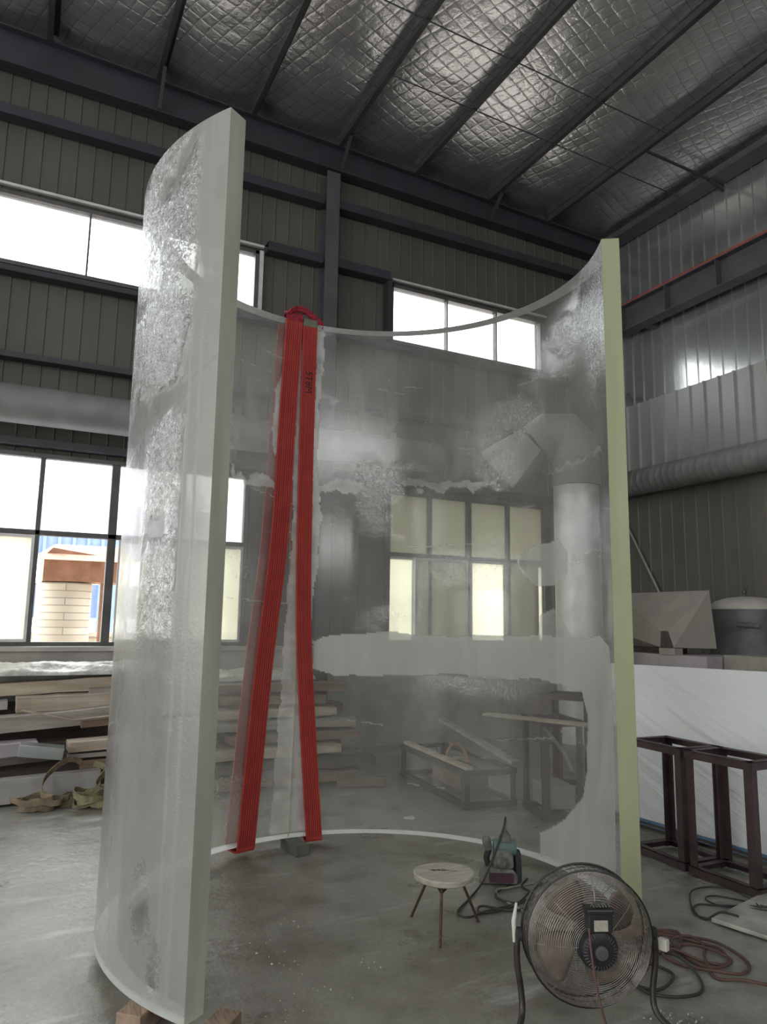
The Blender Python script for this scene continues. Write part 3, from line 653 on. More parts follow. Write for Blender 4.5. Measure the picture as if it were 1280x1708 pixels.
def acrylic():
    nu, nz = 560, 360
    ang = np.linspace(A0, A1, nu); zz = np.linspace(Z0, ZT, nz)
    AA, ZZ = np.meshgrid(ang, zz, indexing='ij'); DEG = np.degrees(AA)
    V_ = []; Fs = []; MI = []; fr_all = []; re_all = []
    for side, R in ((0, RI), (1, RO)):
        if side == 0:
            wob = (field(nu, nz, 60, 50, 3)-.5)
            w2 = (field(nu, nz, 60, 50, 3)-.5); wobl = (field(nu, nz, 22, 14, 3)-.5); w2l = (field(nu, nz, 22, 14, 3)-.5)
            f = .21+.13*(field(nu, nz, 10, 5, 5)-.5)
            f = f+.10*sm(ZZ, 2.5, 2.75)*(1-sm(ZZ, 3.5, 3.75))*(DEG < 118)
            f = f-.08*sm(ZZ, 3.6, 3.8)-.04*(ZZ < 1.2)*(DEG < 84)
            f = f+.14*sm(DEG, 70, 30)*0
            f = f+.22*np.exp(-((ZZ-3.3)/.35)**2)*np.exp(-((DEG+22)/10)**2)
            f = np.where((DEG > 86) & (DEG < 118) & (ZZ < .55), f+.12, f)
            # scratches
            for k in range(26):
                d0 = rng.uniform(-25, 115); z0 = rng.uniform(.3, 3.7); sl = rng.uniform(-.004, .006); ln = rng.uniform(3, 12)
                hit = (np.abs(ZZ-(z0+sl*(DEG-d0))) < .006) & (np.abs(DEG-d0) < ln) & (field(nu, nz, 80, 20, 1) > .35); f = np.where(hit, np.maximum(f, .42), f)
            for nm, lev in LEV.items():
                s_ = 1. if nm in ('band', 'blob', 'blob2') else (.6 if nm.startswith('strip') or nm == 'seam' else 2.2)
                hit = inpoly(DEG+(wobl if s_ == 1. else wob)*2.6*s_, ZZ+(w2l if s_ == 1. else w2)*.05*s_, PTS[nm])
                lv = lev*(1 if nm in ('band', 'blob') else .75+.5*field(nu, nz, 50, 50, 2))
                f = np.where(hit, np.maximum(f, lv), f)
            re = np.clip(.35*sm(field(nu, nz, 8, 8, 4), .55, .75), 0, 1)+.9*sm(-DEG, 14, 22)*sm(ZZ, 2.9, 3.3)
            re = np.where((DEG > 118), .2, re)
            for nm in ('band', 'blob', 'blob2', 'stripL', 'stripR', 'seam'): re = re*(~inpoly(DEG, ZZ, PTS[nm]))
        else:
            f = .04+.05*field(nu, nz, 10, 5, 4)
            lf = sm(DEG, 150, 172)
            n1 = field(nu, nz, 30, 18, 5); n2 = field(nu, nz, 90, 8, 3)
            f = f+lf*(.42+.26*sm(DEG, 182, 194)+.10*sm(ZZ, 2.3, 2.9)+.22*(n1-.5)+.12*(n2-.5))
            f = f+.22*sm(DEG, 176, 184)*sm(ZZ, 2.9, 3.2)*sm(n1, .4, .6)
            f = f+lf*.12*sm(DEG, 204, 209)
            n3 = .55*field(nu, nz, 180, 60, 2)+.45*rng.random((nu, nz))
            d1 = np.exp(-((DEG-201.5)/3.2)**2-((ZZ-.46)/.17)**2)+.9*np.exp(-((DEG-206.5)/2.0)**2-((ZZ-.22)/.13)**2)
            f = f*(1-.75*sm(d1*(.35+1.1*n3)*(.6+.8*n1), .32, .62))
            crack = (np.abs(ZZ-(1.15+.004*(DEG-195)+.05*(n1-.5))) < .009) & (DEG > 170); f = np.where(crack, .7, f)
            crack = (np.abs(ZZ-(2.5+.012*(DEG-195)+.05*(n1-.5))) < .008) & (DEG > 182); f = np.where(crack, .75, f)
            for d0 in (207.2, 210.0): f = np.where((np.abs(DEG-d0-.5*(n1-.5)) < .35), np.clip(f+.22, 0, 1), f)
            re = lf*(1.0*sm(ZZ, 2.35, 3.0)*sm(n1, .26, .60)*sm(208-DEG, 0, 3)+.8*sm(ZZ, 1.4, 1.7)*sm(3.0-ZZ, 0, .3)*sm(DEG, 192, 198)*sm(207-DEG, 0, 2)*sm(n1, .34, .62)+.02)
        f = f*sm(ZZ, Z0+.025, Z0+.045)
        f = np.clip(f, 0, 1); re = np.clip(re, 0, 1)
        base = len(V_)*0+sum(len(x) for x in V_)
        P3 = np.stack([CX+R*np.cos(AA), CY+R*np.sin(AA), ZZ], -1).reshape(-1, 3); V_.append(P3)
        idx = (np.arange(nu-1)[:, None]*nz+np.arange(nz-1)[None]).ravel()+base
        q = np.stack([idx, idx+1, idx+nz+1, idx+nz], -1) if side == 0 else np.stack([idx, idx+nz, idx+nz+1, idx+1], -1)
        Fs.append(q); MI.append(np.full(len(q), side)); fr_all.append(f.ravel()); re_all.append(re.ravel())
    N = nu*nz
    i = np.arange(nu-1)
    top = np.stack([i*nz+nz-1, N+i*nz+nz-1, N+(i+1)*nz+nz-1, (i+1)*nz+nz-1], -1); bot = np.stack([i*nz, (i+1)*nz, N+(i+1)*nz, N+i*nz], -1)
    j = np.arange(nz-1)
    e0 = np.stack([j, N+j, N+j+1, j+1], -1); b_ = (nu-1)*nz; e1 = np.stack([b_+j, b_+j+1, N+b_+j+1, N+b_+j], -1)
    Fs += [top, bot, e0, e1]; MI += [np.full(len(top), 5), np.full(len(bot), 4), np.full(len(e0), 3), np.full(len(e1), 2)]
    vv = np.concatenate(V_); ff = np.concatenate(Fs); mi = np.concatenate(MI).astype(np.int32)
    org = np.array([CX, CY, Z0]); vv = vv-org
    me = bpy.data.meshes.new('curved_acrylic_panel')
    me.vertices.add(len(vv)); me.vertices.foreach_set('co', vv.ravel().astype(np.float32))
    me.loops.add(ff.size); me.loops.foreach_set('vertex_index', ff.ravel().astype(np.int32))
    me.polygons.add(len(ff)); me.polygons.foreach_set('loop_start', np.arange(0, ff.size, 4, dtype=np.int32)); me.polygons.foreach_set('loop_total', np.full(len(ff), 4, dtype=np.int32))
    me.update(calc_edges=True)
    for k in ('acrylic_inner', 'acrylic_outer', 'edge_left', 'edge_right', 'edge_flat', 'edge_top'): me.materials.append(MATS[k])
    me.polygons.foreach_set('material_index', mi); me.polygons.foreach_set('use_smooth', (mi < 2))
    me.set_sharp_from_angle(angle=math.radians(40))
    for nm, arr in (('frost', np.concatenate(fr_all)), ('relief', np.concatenate(re_all))):
        a = me.attributes.new(nm, 'FLOAT', 'POINT'); a.data.foreach_set('value', arr.astype(np.float32))
    me.validate()
    o = bpy.data.objects.new('curved_acrylic_panel', me); COL.objects.link(o); o.location = org
    meta(o, 'tall thick semicircular clear acrylic wall standing on wood blocks, scratched and frosted', 'acrylic panel')
acrylic()
AP = bpy.data.objects['curved_acrylic_panel']; WLOC[AP.name] = V((CX, CY, Z0))
m = MB()
def arcp(d, R, z): return (CX+R*math.cos(math.radians(d)), CY+R*math.sin(math.radians(d)), z)
m.tube([arcp(91.2, RI+.012, .085), arcp(91.0, RI+.012, .5), arcp(90.6, RI+.012, 1.0), arcp(90.9, RI+.012, 1.45)], [.006, .0055, .0045, .002], 8)
o = m.build('bond_seam', 'amber_glue', AP, smooth=60); o['label'] = 'yellowish bonded seam'
# blocks under the wall
def block(c, d, rz, mt, lb, cat='block'):
    m = MB(); m.box((c[0], c[1], d[2]/2+c[2]), d, rz); meta(m.build('wood_block', mt, bevel=.004), lb, cat, 'blocks carrying the acrylic wall')
block((.595, 3.27, 0), (.11, .26, .078), -.75, 'block_wood', 'reddish brown wood block under near left corner of acrylic wall')
block((.80, 2.97, 0), (.10, .22, .078), -.75, 'block_wood', 'wood block at bottom frame edge under the left acrylic end')
block((1.86, 5.06, 0), (.10, .26, .076), .12, 'block_green', 'dark greenish block under the acrylic wall below the red sling')
block((3.02, 3.10, 0), (.10, .20, .078), .9, 'block_wood', 'wood block hidden behind fan under the right acrylic end')

# ------------------------------------------------------------------ red lifting sling
SL = thing('lifting_sling', (1.7, 5.1, 0), 'bright red ribbed lifting sling hung over the acrylic rim in two long strands', 'sling')
def rib(name, keys, width, R, mt, th=.008, side=-1, extra=None):
    """ribbon on the cylinder: keys (deg, z), ribbed across; side -1 = inside face"""
    P = spline([(a, z, 0) for a, z in keys], 10); m = MB(); nr = 29; rows = []
    for a, z, _ in P:
        t = math.radians(a); row = []
        for k in range(nr):
            s_ = (k/(nr-1)-.5); tt = t+s_*width/R
            bump_ = .0022*(abs(math.sin(s_*8*PI)))**.5
            rr = R+side*(th+bump_)
            row.append((CX+rr*math.cos(tt), CY+rr*math.sin(tt), z))
        row.append((CX+R*math.cos(t+width/2/R), CY+R*math.sin(t+width/2/R), z)); row.append((CX+R*math.cos(t-width/2/R), CY+R*math.sin(t-width/2/R), z))
        rows.append(row)
    n = nr+2; vs = [p for r in rows for p in r]; fs = []; mi = []
    for i in range(len(rows)-1):
        for k in range(n): fs.append((i*n+k, i*n+(k+1) % n, (i+1)*n+(k+1) % n, (i+1)*n+k))
    fs += [tuple(range(n)), tuple(range((len(rows)-1)*n, len(rows)*n))]
    m.add(vs, fs)
    # dark thread lines in the valleys
    for j in range(-3, 4):
        s_ = j/8.
        pts = [(CX+(R+side*(th+.0012))*math.cos(math.radians(a)+s_*width/R), CY+(R+side*(th+.0012))*math.sin(math.radians(a)+s_*width/R), z) for a, z, _ in P]
        b = len(m.f); m.tube(pts, .0021, 4, mi=1)
    return m.build(name, [mt, 'sling_red_dark'], SL, smooth=50)
rib('strand', [(95.6, 3.88), (96.9, 3.11), (98.3, 2.17), (102.3, 1.2), (105.9, .055)], .140, RI-.012, 'sling_red')
rib('strand', [(89.7, 3.86), (89.8, 3.11), (89.5, 2.2), (88.6, 1.5), (86.2, .8), (83.2, .055)], .118, RI-.012, 'sling_red')
rib('strand', [(96.0, 3.88), (97.4, 3.1), (98.9, 2.17), (102.9, 1.2), (106.5, .055)], .140, RO+.004, 'sling_red', side=1)
rib('strand', [(89.9, 3.86), (90.1, 3.11), (89.8, 2.2), (88.9, 1.5), (86.5, .8), (83.5, .055)], .118, RO+.004, 'sling_red', side=1)
def under(a, wd):
    m = MB(); prof = []
    for R, z in ((RI-.022, .06), (RI-.018, .045), (RI, .042), (RO, .042), (RO+.016, .045), (RO+.02, .06)):
        for s_ in (-.5, .5): prof.append((CX+R*math.cos(math.radians(a)+s_*wd/R), CY+R*math.sin(math.radians(a)+s_*wd/R), z))
    top = [(x, y, z+.014) for x, y, z in prof]; n = len(prof); fs = []
    for i in range(0, n-2, 2):
        fs += [(i, i+1, i+3, i+2), (n+i, n+i+2, n+i+3, n+i+1), (i, i+2, n+i+2, n+i), (i+1, n+i+1, n+i+3, i+3)]
    fs += [(0, n, n+1, 1), (n-2, n-1, 2*n-1, 2*n-2)]
    m.add(prof+top, fs); m.build('under_loop', 'sling_red', SL)
under(106.1, .140); under(83.3, .118)
def over(a0, a1, wd, mt, h, name, lab=None, th=.012):
    """strap arching over the top rim from the inside to the outside"""
    m = MB(); rows = []
    for k in range(17):
        t = k/16*PI; R = (RI+RO)/2-math.cos(t)*(TH/2+.02); z = ZT-.02+math.sin(t)*h if 0 < k < 16 else ZT-.05
        a = math.radians(a0+(a1-a0)*k/16)
        wob = .004*math.sin(k*2.1)
        for s_ in (-.5, -.17, .17, .5): rows.append((CX+R*math.cos(a+s_*wd/R), CY+R*math.sin(a+s_*wd/R), z+wob*(1 if abs(s_) < .3 else -1)))
    n = len(rows); top = [(x, y, z+th) for x, y, z in rows]; fs = []
    for i in range(16):
        for k in range(3):
            p = i*4+k; fs += [(p, p+1, p+5, p+4), (n+p, n+p+4, n+p+5, n+p+1)]
        fs += [(i*4, i*4+4, n+i*4+4, n+i*4), (i*4+3, n+i*4+3, n+i*4+7, i*4+7)]
    fs += [(0, 1, 2, 3, n+3, n+2, n+1, n), (n-4, 2*n-4, 2*n-3, 2*n-2, 2*n-1, n-1, n-2, n-3)]
    m.add(rows+top, fs); o = m.build(name, mt, SL, smooth=60)
    if lab: o['label'] = lab
over(95.6, 94.2, .135, 'red_rag', .085, 'top_loop')
over(89.7, 88.5, .115, 'sleeve', .055, 'edge_sleeve', 'grey-green protective sleeve on the rim')
m = MB()
P = spline([(CX+RI*math.cos(math.radians(98))*1.0, CY+RI*math.sin(math.radians(98)), ZT+.03), (CX+1.33*math.cos(math.radians(95)), CY+1.33*math.sin(math.radians(95)), ZT+.10), (CX+1.34*math.cos(math.radians(91)), CY+1.34*math.sin(math.radians(91)), ZT+.105), (CX+1.35*math.cos(math.radians(87)), CY+1.35*math.sin(math.radians(87)), ZT+.06), (CX+1.36*math.cos(math.radians(84.5)), CY+1.36*math.sin(math.radians(84.5)), ZT+.015)], 8)
for dz, r in ((0, .022), (-.02, .016), (.012, .012)):
    m.tube([p+V((0, .01*dz*30, dz+.006*math.sin(i*1.7+dz*90))) for i, p in enumerate(P)], r, 8, flat=.6)
m.build('gathered_loop', 'red_rag', SL, smooth=60)
# stencilled rating on the right strand
def text_mesh(body, size, o3, ax, ay, name, mt, parent, depth=.0006):
    cu = bpy.data.curves.new('tmp', 'FONT'); cu.body = body; cu.size = size; cu.extrude = depth; cu.align_x = 'CENTER'; cu.align_y = 'CENTER'
    to = bpy.data.objects.new('tmp', cu); COL.objects.link(to)
    dg = bpy.context.evaluated_depsgraph_get(); me = to.evaluated_get(dg).to_mesh()
    vs = [v.co.copy() for v in me.vertices]; fs = [tuple(p.vertices) for p in me.polygons]
    to.evaluated_get(dg).to_mesh_clear(); bpy.data.objects.remove(to)
    ax, ay = V(ax), V(ay); az = ax.cross(ay); m = MB(); m.add([V(o3)+ax*v.x+ay*v.y+az*v.z for v in vs], fs); return m.build(name, mt, parent)
t = math.radians(89.8); rr = RI-.0255
text_mesh('5T8M', .075, (CX+rr*math.cos(t), CY+rr*math.sin(t), 3.41), (0, 0, -1), (1, 0, 0), 'stencil_marking', 'ink', SL)

# ------------------------------------------------------------------ three-legged stool
ST_ = thing('stool', (2.12, 3.52, 0), 'low round worn wooden stool on three thin rusty rod legs', 'stool')
C0 = V((2.115, 3.475, .30))
m = MB(); n_ = 40; vs = []
for z, s_ in ((-.035, .90), (-.028, .97), (-.005, 1.0), (0, .965)):
    for k in range(n_):
        t = 2*PI*k/n_; r = .148*s_*(1+.025*math.sin(3*t+1)+.012*math.sin(7*t)); vs.append(C0+V((math.cos(t)*r*1.09, math.sin(t)*r*1.06, z)))
fs = [(i*n_+k, i*n_+(k+1) % n_, (i+1)*n_+(k+1) % n_, (i+1)*n_+k) for i in range(3) for k in range(n_)]+[tuple(range(n_-1, -1, -1)), tuple(range(3*n_, 4*n_))]
m.add(vs, fs); m.build('seat', 'stool_wood', ST_, smooth=40)
m = MB()
for k in range(14):
    x = C0.x-.01+random.uniform(-.05, .07); y = C0.y+.03-(x-C0.x)*.5+random.uniform(-.015, .015); m.box((x, y, .3006), (random.uniform(.012, .035), random.uniform(.003, .009), .001), rz=-.5)
m.build('burn_mark', 'wood_dark', ST_)
feet = [(2.06, 3.73, 0), (2.01, 3.34, 0), (2.36, 3.52, 0)]
for f in feet:
    f = V(f); tp = C0+(V((f.x, f.y, 0))-V((C0.x, C0.y, 0))).normalized()*.105; tp.z = .268
    m = MB(); m.tube([f+V((0, 0, .0)), tp], .0075, 10); m.build('leg', 'rust_rod', ST_, smooth=50)
m = MB()
tops = [C0+(V((f[0], f[1], 0))-V((C0.x, C0.y, 0))).normalized()*.11 for f in feet]
mid = C0+(V((feet[1][0], feet[1][1], 0))-V((C0.x, C0.y, 0))).normalized()*.12; mid.z = .235
for k in (0, 2): q = tops[k].copy(); q.z = .262; m.tube([mid, q], .006, 8)
m.build('stretcher', 'rust_rod', ST_, smooth=50)

# ------------------------------------------------------------------ dusty grinder
G = thing('belt_sander', (2.84, 3.96, 0), 'dusty grey-green power sander parked upright beside the stool', 'power tool')
g = Matrix.Translation((2.83, 3.98, 0)) @ Matrix.Rotation(-.50, 4, 'Z')     # local x right, y away
def gm(): m = MB(); m.T = g; return m
m = gm(); m.prism([(-.13, 0), (.10, 0), (.105, .05), (.07, .085), (-.07, .095), (-.115, .06)], (0, -.075, .008), (1, 0, 0), (0, 0, 1), (0, .15, 0)); m.build('base', 'dust_tool', G, bevel=.012)
m = gm(); m.box((.0, -.079, .048), (.15, .012, .055)); m.build('belt_plate', 'maroon', G, bevel=.003)
m = gm(); m.box((.02, .0, .15), (.13, .12, .12), taper=.86); m.build('motor_housing', 'dust_tool', G, bevel=.02)
m = gm(); m.lathe([(.045, 0), (.05, .01), (.05, .13), (.045, .14)], (-.04, 0, .205), (1, 0, 0), 24); m.build('motor_cap', 'teal_tool', G, smooth=40)
m = gm(); m.lathe([(.012, 0), (.02, .01), (.028, .025), (.032, .04), (.028, .055), (.014, .065)], (0, -.055, .14), (0, -1, 0), 24); m.build('front_knob', 'dust_tool', G, smooth=60)
m = gm(); m.lathe([(.02, 0), (.028, .02), (.028, .06), (.02, .08)], (-.07, .0, .19), (-.25, -.1, 1), 20); m.build('auxiliary_handle', 'dust_tool', G, smooth=50)
m = gm(); m.tube([(-.07, .0, .19), (-.085, .0, .14), (-.07, 0, .09)], .02, 10); m.build('handle_arm', 'rubber', G, smooth=50)
m = gm(); m.prism([(-.07, .0), (.07, .0), (.075, .07), (.03, .17), (-.03, .17), (-.07, .08)], (.092, .0, .02), (0, 1, 0), (0, 0, 1), (.035, 0, 0)); m.build('belt_cover', 'rubber', G, bevel=.01)
m = gm(); m.lathe([(.042, 0), (.036, .03), (.016, .055), (.010, .07), (.010, .12), (.005, .14)], (.03, 0, .245), (.05, 0, 1), 20); m.build('strain_relief', 'dust_tool', G, smooth=50)
tip = g @ V((.037, 0, .385))

# ------------------------------------------------------------------ cords
def cord(pts, r, mt, name, lb, cat='cord', lift=None):
    P3 = []
    for i, p in enumerate(pts):
        z = p[2] if len(p) > 2 else r+.001+((i*37) % 5)*r*.5
        P3.append((p[0], p[1], z))
    m = MB(); Q = spline(P3, 9); Q = [V((q.x, q.y, max(q.z, r))) for q in Q]
    m.tube(Q, r, 7); meta(m.build(name, mt, smooth=60), lb, cat)
cA = [(2.71, 4.05), (2.47, 3.79), (2.31, 3.65), (2.31, 3.55), (2.48, 3.6), (2.71, 3.61), (2.87, 3.69), (2.88, 3.82), (2.98, 3.9)]
cord([tuple(tip), (tip.x-.03, tip.y-.02, .33), (tip.x-.09, tip.y-.02, .20), (2.70, 3.93, .09), (2.64, 3.92, .02)]+cA[1:], .0065, 'cord_black', 'power_cord', 'black power cord rising from sander and looping behind the stool')
cord([(2.92, 3.93), (2.68, 3.80), (2.62, 3.7), (2.7, 3.63), (2.86, 3.72), (3.06, 3.83), (3.08, 3.73), (2.87, 3.61), (2.63, 3.54), (2.48, 3.66), (2.43, 3.60), (2.6, 3.58), (2.9, 3.66), (3.1, 3.62)], .0065, 'cord_black', 'power_cord', 'black cord coiled on floor between sander and fan')
cord([(3.0, 3.86), (2.80, 3.84), (2.69, 3.82), (2.65, 3.71), (2.65, 3.59), (2.66, 3.48), (2.62, 3.2), (2.45, 2.9)], .006, 'cord_grey', 'power_cord', 'olive grey cord looped on floor right of the stool')
RED = [(2.72, 2.68, .03), (2.95, 2.86), (3.11, 2.97), (3.22, 2.9), (3.29, 2.76), (3.27, 2.58), (3.13, 2.49), (3.02, 2.55), (2.95, 2.67), (2.93, 2.77), (3.03, 2.85), (3.15, 2.82), (3.19, 2.71), (3.2, 2.61), (3.04, 2.58), (3.03, 2.71), (3.11, 2.89), (3.22, 2.87), (3.21, 2.77), (3.1, 2.68), (2.99, 2.53), (3.07, 2.45), (3.13, 2.35), (3.3, 2.2)]
cord(RED, .0075, 'cord_red', 'power_cord', 'reddish brown cord coiled on the floor right of the fan')
cord([(2.98, 2.99), (3.12, 3.01), (3.20, 2.93), (3.10, 2.83), (2.98, 2.80), (2.90, 2.88), (2.97, 2.97), (3.10, 2.95), (3.22, 2.82), (3.24, 2.70), (3.16, 2.60), (3.06, 2.66), (3.02, 2.80), (2.92, 2.84), (2.80, 2.76)], .0075, 'cord_red', 'power_cord', 'second reddish cord tangled into the coil beside the fan')
cord([(2.50, 2.62), (2.62, 2.68), (2.78, 2.74), (2.84, 2.65), (2.77, 2.58), (2.67, 2.56), (2.6, 2.6), (2.59, 2.65), (2.6, 2.55), (2.68, 2.46), (2.83, 2.47), (2.93, 2.58), (2.98, 2.73), (2.96, 2.83), (2.91, 2.82)], .007, 'cord_black', 'power_cord', 'black cord in two wide loops behind the fan foot')
cord([(3.87, 2.95, .04), (3.98, 3.10, .02), (4.0, 3.26, .02), (3.94, 3.36), (3.78, 3.34), (3.63, 3.22), (3.51, 3.08), (3.52, 2.99)], .005, 'cord_black', 'cable', 'thin black cable looping toward the steel frames')
cord([(3.89, 2.91, .05), (3.82, 3.05, .02), (3.7, 3.12), (3.65, 3.18), (3.54, 3.12), (3.51, 3.02), (3.6, 2.99, .04), (3.63, 2.90, .045)], .006, 'cord_black', 'cable', 'black cable lying across the corner of the floor plate')
cord([(3.89, 2.83, .05), (3.82, 2.98, .03), (3.75, 3.08), (3.75, 3.2), (3.79, 3.24), (3.88, 3.23), (3.95, 3.09), (3.90, 2.94, .04)], .0045, 'cord_black', 'cable', 'thinnest cable in the small inner loop by the plate')

# ------------------------------------------------------------------ floor fan (its back towards the camera)
FC = V((2.209, 2.503, .335)); FN = V((-.397, -.918, 0)).normalized(); FS = V((.918, -.397, 0)).normalized(); FR = .258
F = thing('floor_fan', (FC.x, FC.y, 0), 'large drum floor fan with wire cage, brown blades and tube stand', 'fan')
def fp(r, t, d): return FC+FS*(r*math.cos(t))+V((0, 0, 1))*(r*math.sin(t))+FN*d
def ring(m, r, d, rad, seg=64, mi=0): m.tube([fp(r, 2*PI*k/seg, d) for k in range(seg)], rad, 5, closed=True, mi=mi)
def cage(prof, nspoke, nring, wr, name, spiral=0.):
    m = MB()
    def at(s):   # s 0..1 along profile
        x = s*(len(prof)-1); i = min(int(x), len(prof)-2); f = x-i
        return prof[i][0]*(1-f)+prof[i+1][0]*f, prof[i][1]*(1-f)+prof[i+1][1]*f
    for k in range(nring): r, d = at(k/(nring-1)); ring(m, r, d, wr, 56)
    for k in range(nspoke):
        t = 2*PI*k/nspoke
        m.tube([fp(at(j/10)[0], t+spiral*j/10, at(j/10)[1]) for j in range(11)], wr*1.4, 4)
    return m.build(name, 'cage_wire', F, smooth=60)
rear = [(FR, .045), (FR*.93, .085), (FR*.75, .115), (FR*.5, .130), (FR*.30, .135)]
front = [(FR, -.045), (FR*.93, -.085), (FR*.75, -.105), (FR*.5, -.115), (FR*.2, -.118)]
cage(rear, 8, 30, .0012, 'rear_grille'); 
cage(front, 8, 30, .0012, 'front_grille')
m = MB()
for k in range(80):      # fine drum wires round the waist
    t = 2*PI*k/80; m.tube([fp(FR, t, .045), fp(FR, t+.05, -.045)], .0011, 4)
for d in (.045, -.045): ring(m, FR+.002, d, .0045)
for d in (0.,): ring(m, FR+.001, d, .0015)
m.build('drum_ring', 'black_wire', F, smooth=60)
for k in range(4):
    t0 = math.radians(20+90*k); m = MB(); vs = []; nr_, nt_ = 8, 8
    for i in range(nr_+1):
        r = .045+(FR*.86-.045)*i/nr_; wdt = .42+.55*math.sin(PI*min(1, (i/nr_)*.62+.12))
        if i == nr_: wdt *= .72
        for j in range(nt_+1):
            f = j/nt_-.5; t = t0+f*wdt+.25*(i/nr_); vs.append(fp(r, t, .0+.055*f+.008*math.cos(f*PI)))
    n1 = nt_+1; fs = [(i*n1+j, i*n1+j+1, (i+1)*n1+j+1, (i+1)*n1+j) for i in range(nr_) for j in range(nt_)]
    m.add(vs, fs); o = m.build('fan_blade', 'blade', F, smooth=60)
    md = o.modifiers.new('thick', 'SOLIDIFY'); md.thickness = .003
m = MB(); m.lathe([(.02, -.04), (.05, -.03), (.055, .03), (.03, .04)], FC, FN, 28); m.build('hub', 'blade', F, smooth=40)
mo = MB(); mo.lathe([(.06, .03), (.078, .05), (.078, .15), (.070, .168), (.05, .176), (.03, .178), (.03, .184), (.015, .188)], FC, FN, 36); M_ = mo.build('motor', 'motor', F, smooth=40)
m = MB()
for k in range(32):
    t = 2*PI*k/32
    if 1.1 < t < 1.9: continue
    m.bar(fp(.052, t, .1775), fp(.067, t, .171), .0025, .0035)
m.build('cooling_slot', 'motor_grey', M_)
m = MB(); m.lathe([(.026, .182), (.026, .189), (.02, .191)], FC, FN, 24); m.lathe([(.010, .19), (.010, .194)], FC, FN, 16); m.build('end_cap', 'motor_grey', M_, smooth=40)
m = MB(); cb = FC+V((0, 0, .112))+FN*.155
def fr_box(m, c, d, mi=0): m.box(c, d, rot=Matrix((FS, -FN, V((0, 0, 1)))).transposed(), mi=mi)
fr_box(m, cb, (.098, .06, .082)); fr_box(m, cb+V((0, 0, .038)), (.108, .07, .020)); CB = m.build('control_box', 'motor', F, bevel=.006)
m = MB(); fr_box(m, cb+FN*.031+V((0, 0, -.012)), (.055, .002, .040)); m.build('rating_label', 'label_paper', CB)
m = MB(); m.lathe([(.012, 0), (.012, .015)], cb+V((0, 0, .048)), (0, 0, 1), 16); m.build('speed_knob', 'motor_grey', CB, smooth=40)
m = MB()
for k in range(6): m.tube([cb+FS*(-.03+.012*k)+V((0, 0, .045)), cb+FS*(-.028+.013*k)+V((0, 0, .062))+FN*.01, cb+FS*(-.02+.012*k)+V((0, 0, .052))+FN*.02], .003, 6)
m.build('cable_tuft', 'block_green', CB, smooth=60)
# stand
for s_ in (-1, 1):
    m = MB(); pv = FC+FS*s_*(FR+.028)
    pts = [pv+V((0, 0, .02)), pv+V((0, 0, -.10))+FS*s_*.004, pv+V((0, 0, -.22))-FS*s_*.012, V((pv.x, pv.y, .045))-FS*s_*.01+FN*.02, V((pv.x, pv.y, .016))+FS*s_*.02+FN*.09, V((pv.x, pv.y, .014))+FS*s_*.03+FN*.17, V((pv.x, pv.y, .014))+FS*s_*.0+FN*.24]
    m.tube(spline(pts, 7), .013, 12); L_ = m.build('stand_leg', 'tube_stand', F, smooth=50)
    m = MB(); m.lathe([(.018, 0), (.026, .005), (.026, .02), (.012, .03)], pv-FS*s_*.018, FS*s_, 10); m.build('pivot_knob', 'rubber', L_, smooth=40)
m = MB(); a = FC+FN*.24; m.tube([V((a.x, a.y, .014))+FS*x for x in (-.286, -.1, .1, .286)], .013, 12); m.build('stand_crossbar', 'tube_stand', F, smooth=50)
m = MB(); m.tube([FC+FS*-.30+V((0, 0, -.03)), FC+FS*-.302+V((0, 0, .05)), FC+FS*-.290+V((0, 0, .12))], [.007, .010, .005], 8); m.build('tape_wrap', 'white_tape', F, smooth=50)
m = MB(); m.box(FC+FS*.325+V((0, 0, -.045)), (.03, .04, .045), rz=.3); m.build('pivot_bracket', 'white_tape', F, bevel=.004)
m = MB(); st = cb-FS*.048+V((0, 0, -.02))+FN*.03
m.tube([V((p.x, p.y, max(p.z, .006))) for p in spline([st, st+V((0, 0, -.10))+FN*.03, st+FS*.02+FN*.05+V((0, 0, -.25)), V((st.x, st.y, .06))+FN*.06+FS*.06, V((st.x, st.y, .008))+FN*.12+FS*.11, V((st.x, st.y, .006))+FN*.28+FS*.16], 9)], .0045, 7)
m.build('fan_cord', 'cord_red', F, smooth=60)

# ------------------------------------------------------------------ steel frames
def lframe(name, c, sx_, sy_, h, rz, lb, rail=.05, legw=.055, grp='rusty steel frames', bottom=True):
    root = thing(name, (c[0], c[1], 0), lb, 'frame', grp); T = Matrix.Translation((c[0], c[1], 0)) @ Matrix.Rotation(rz, 4, 'Z')
    x, y = sx_/2, sy_/2
    def angle_rail(m, p, q, inward, h0):
        m.bar((p[0], p[1], h0-rail/2), (q[0], q[1], h0-rail/2), .006, rail)
        i = V(inward)*.022; m.bar((p[0]+i.x, p[1]+i.y, h0-.003), (q[0]+i.x, q[1]+i.y, h0-.003), .05, .006)
    for nm, h0 in (('top_rim', h), ('bottom_rim', rail+.012)):
        m = MB(); m.T = T
        angle_rail(m, (-x, -y), (x, -y), (0, 1, 0), h0); angle_rail(m, (-x, y), (x, y), (0, -1, 0), h0); angle_rail(m, (-x, -y), (-x, y), (1, 0, 0), h0); angle_rail(m, (x, -y), (x, y), (-1, 0, 0), h0)
        m.build(nm, 'rust_frame', root)
    for (a, b) in ((-1, -1), (1, -1), (1, 1), (-1, 1)):
        m = MB(); m.T = T; cx_, cy_ = a*(x-.012), b*(y-.012)
        m.box((cx_-a*(legw/2-.006), cy_+b*.002, h/2), (legw, .006, h-.02)); m.box((cx_+a*.002, cy_-b*(legw/2-.006), h/2), (.006, legw, h-.02))
        m.build('leg', 'rust_frame', root)
    return root
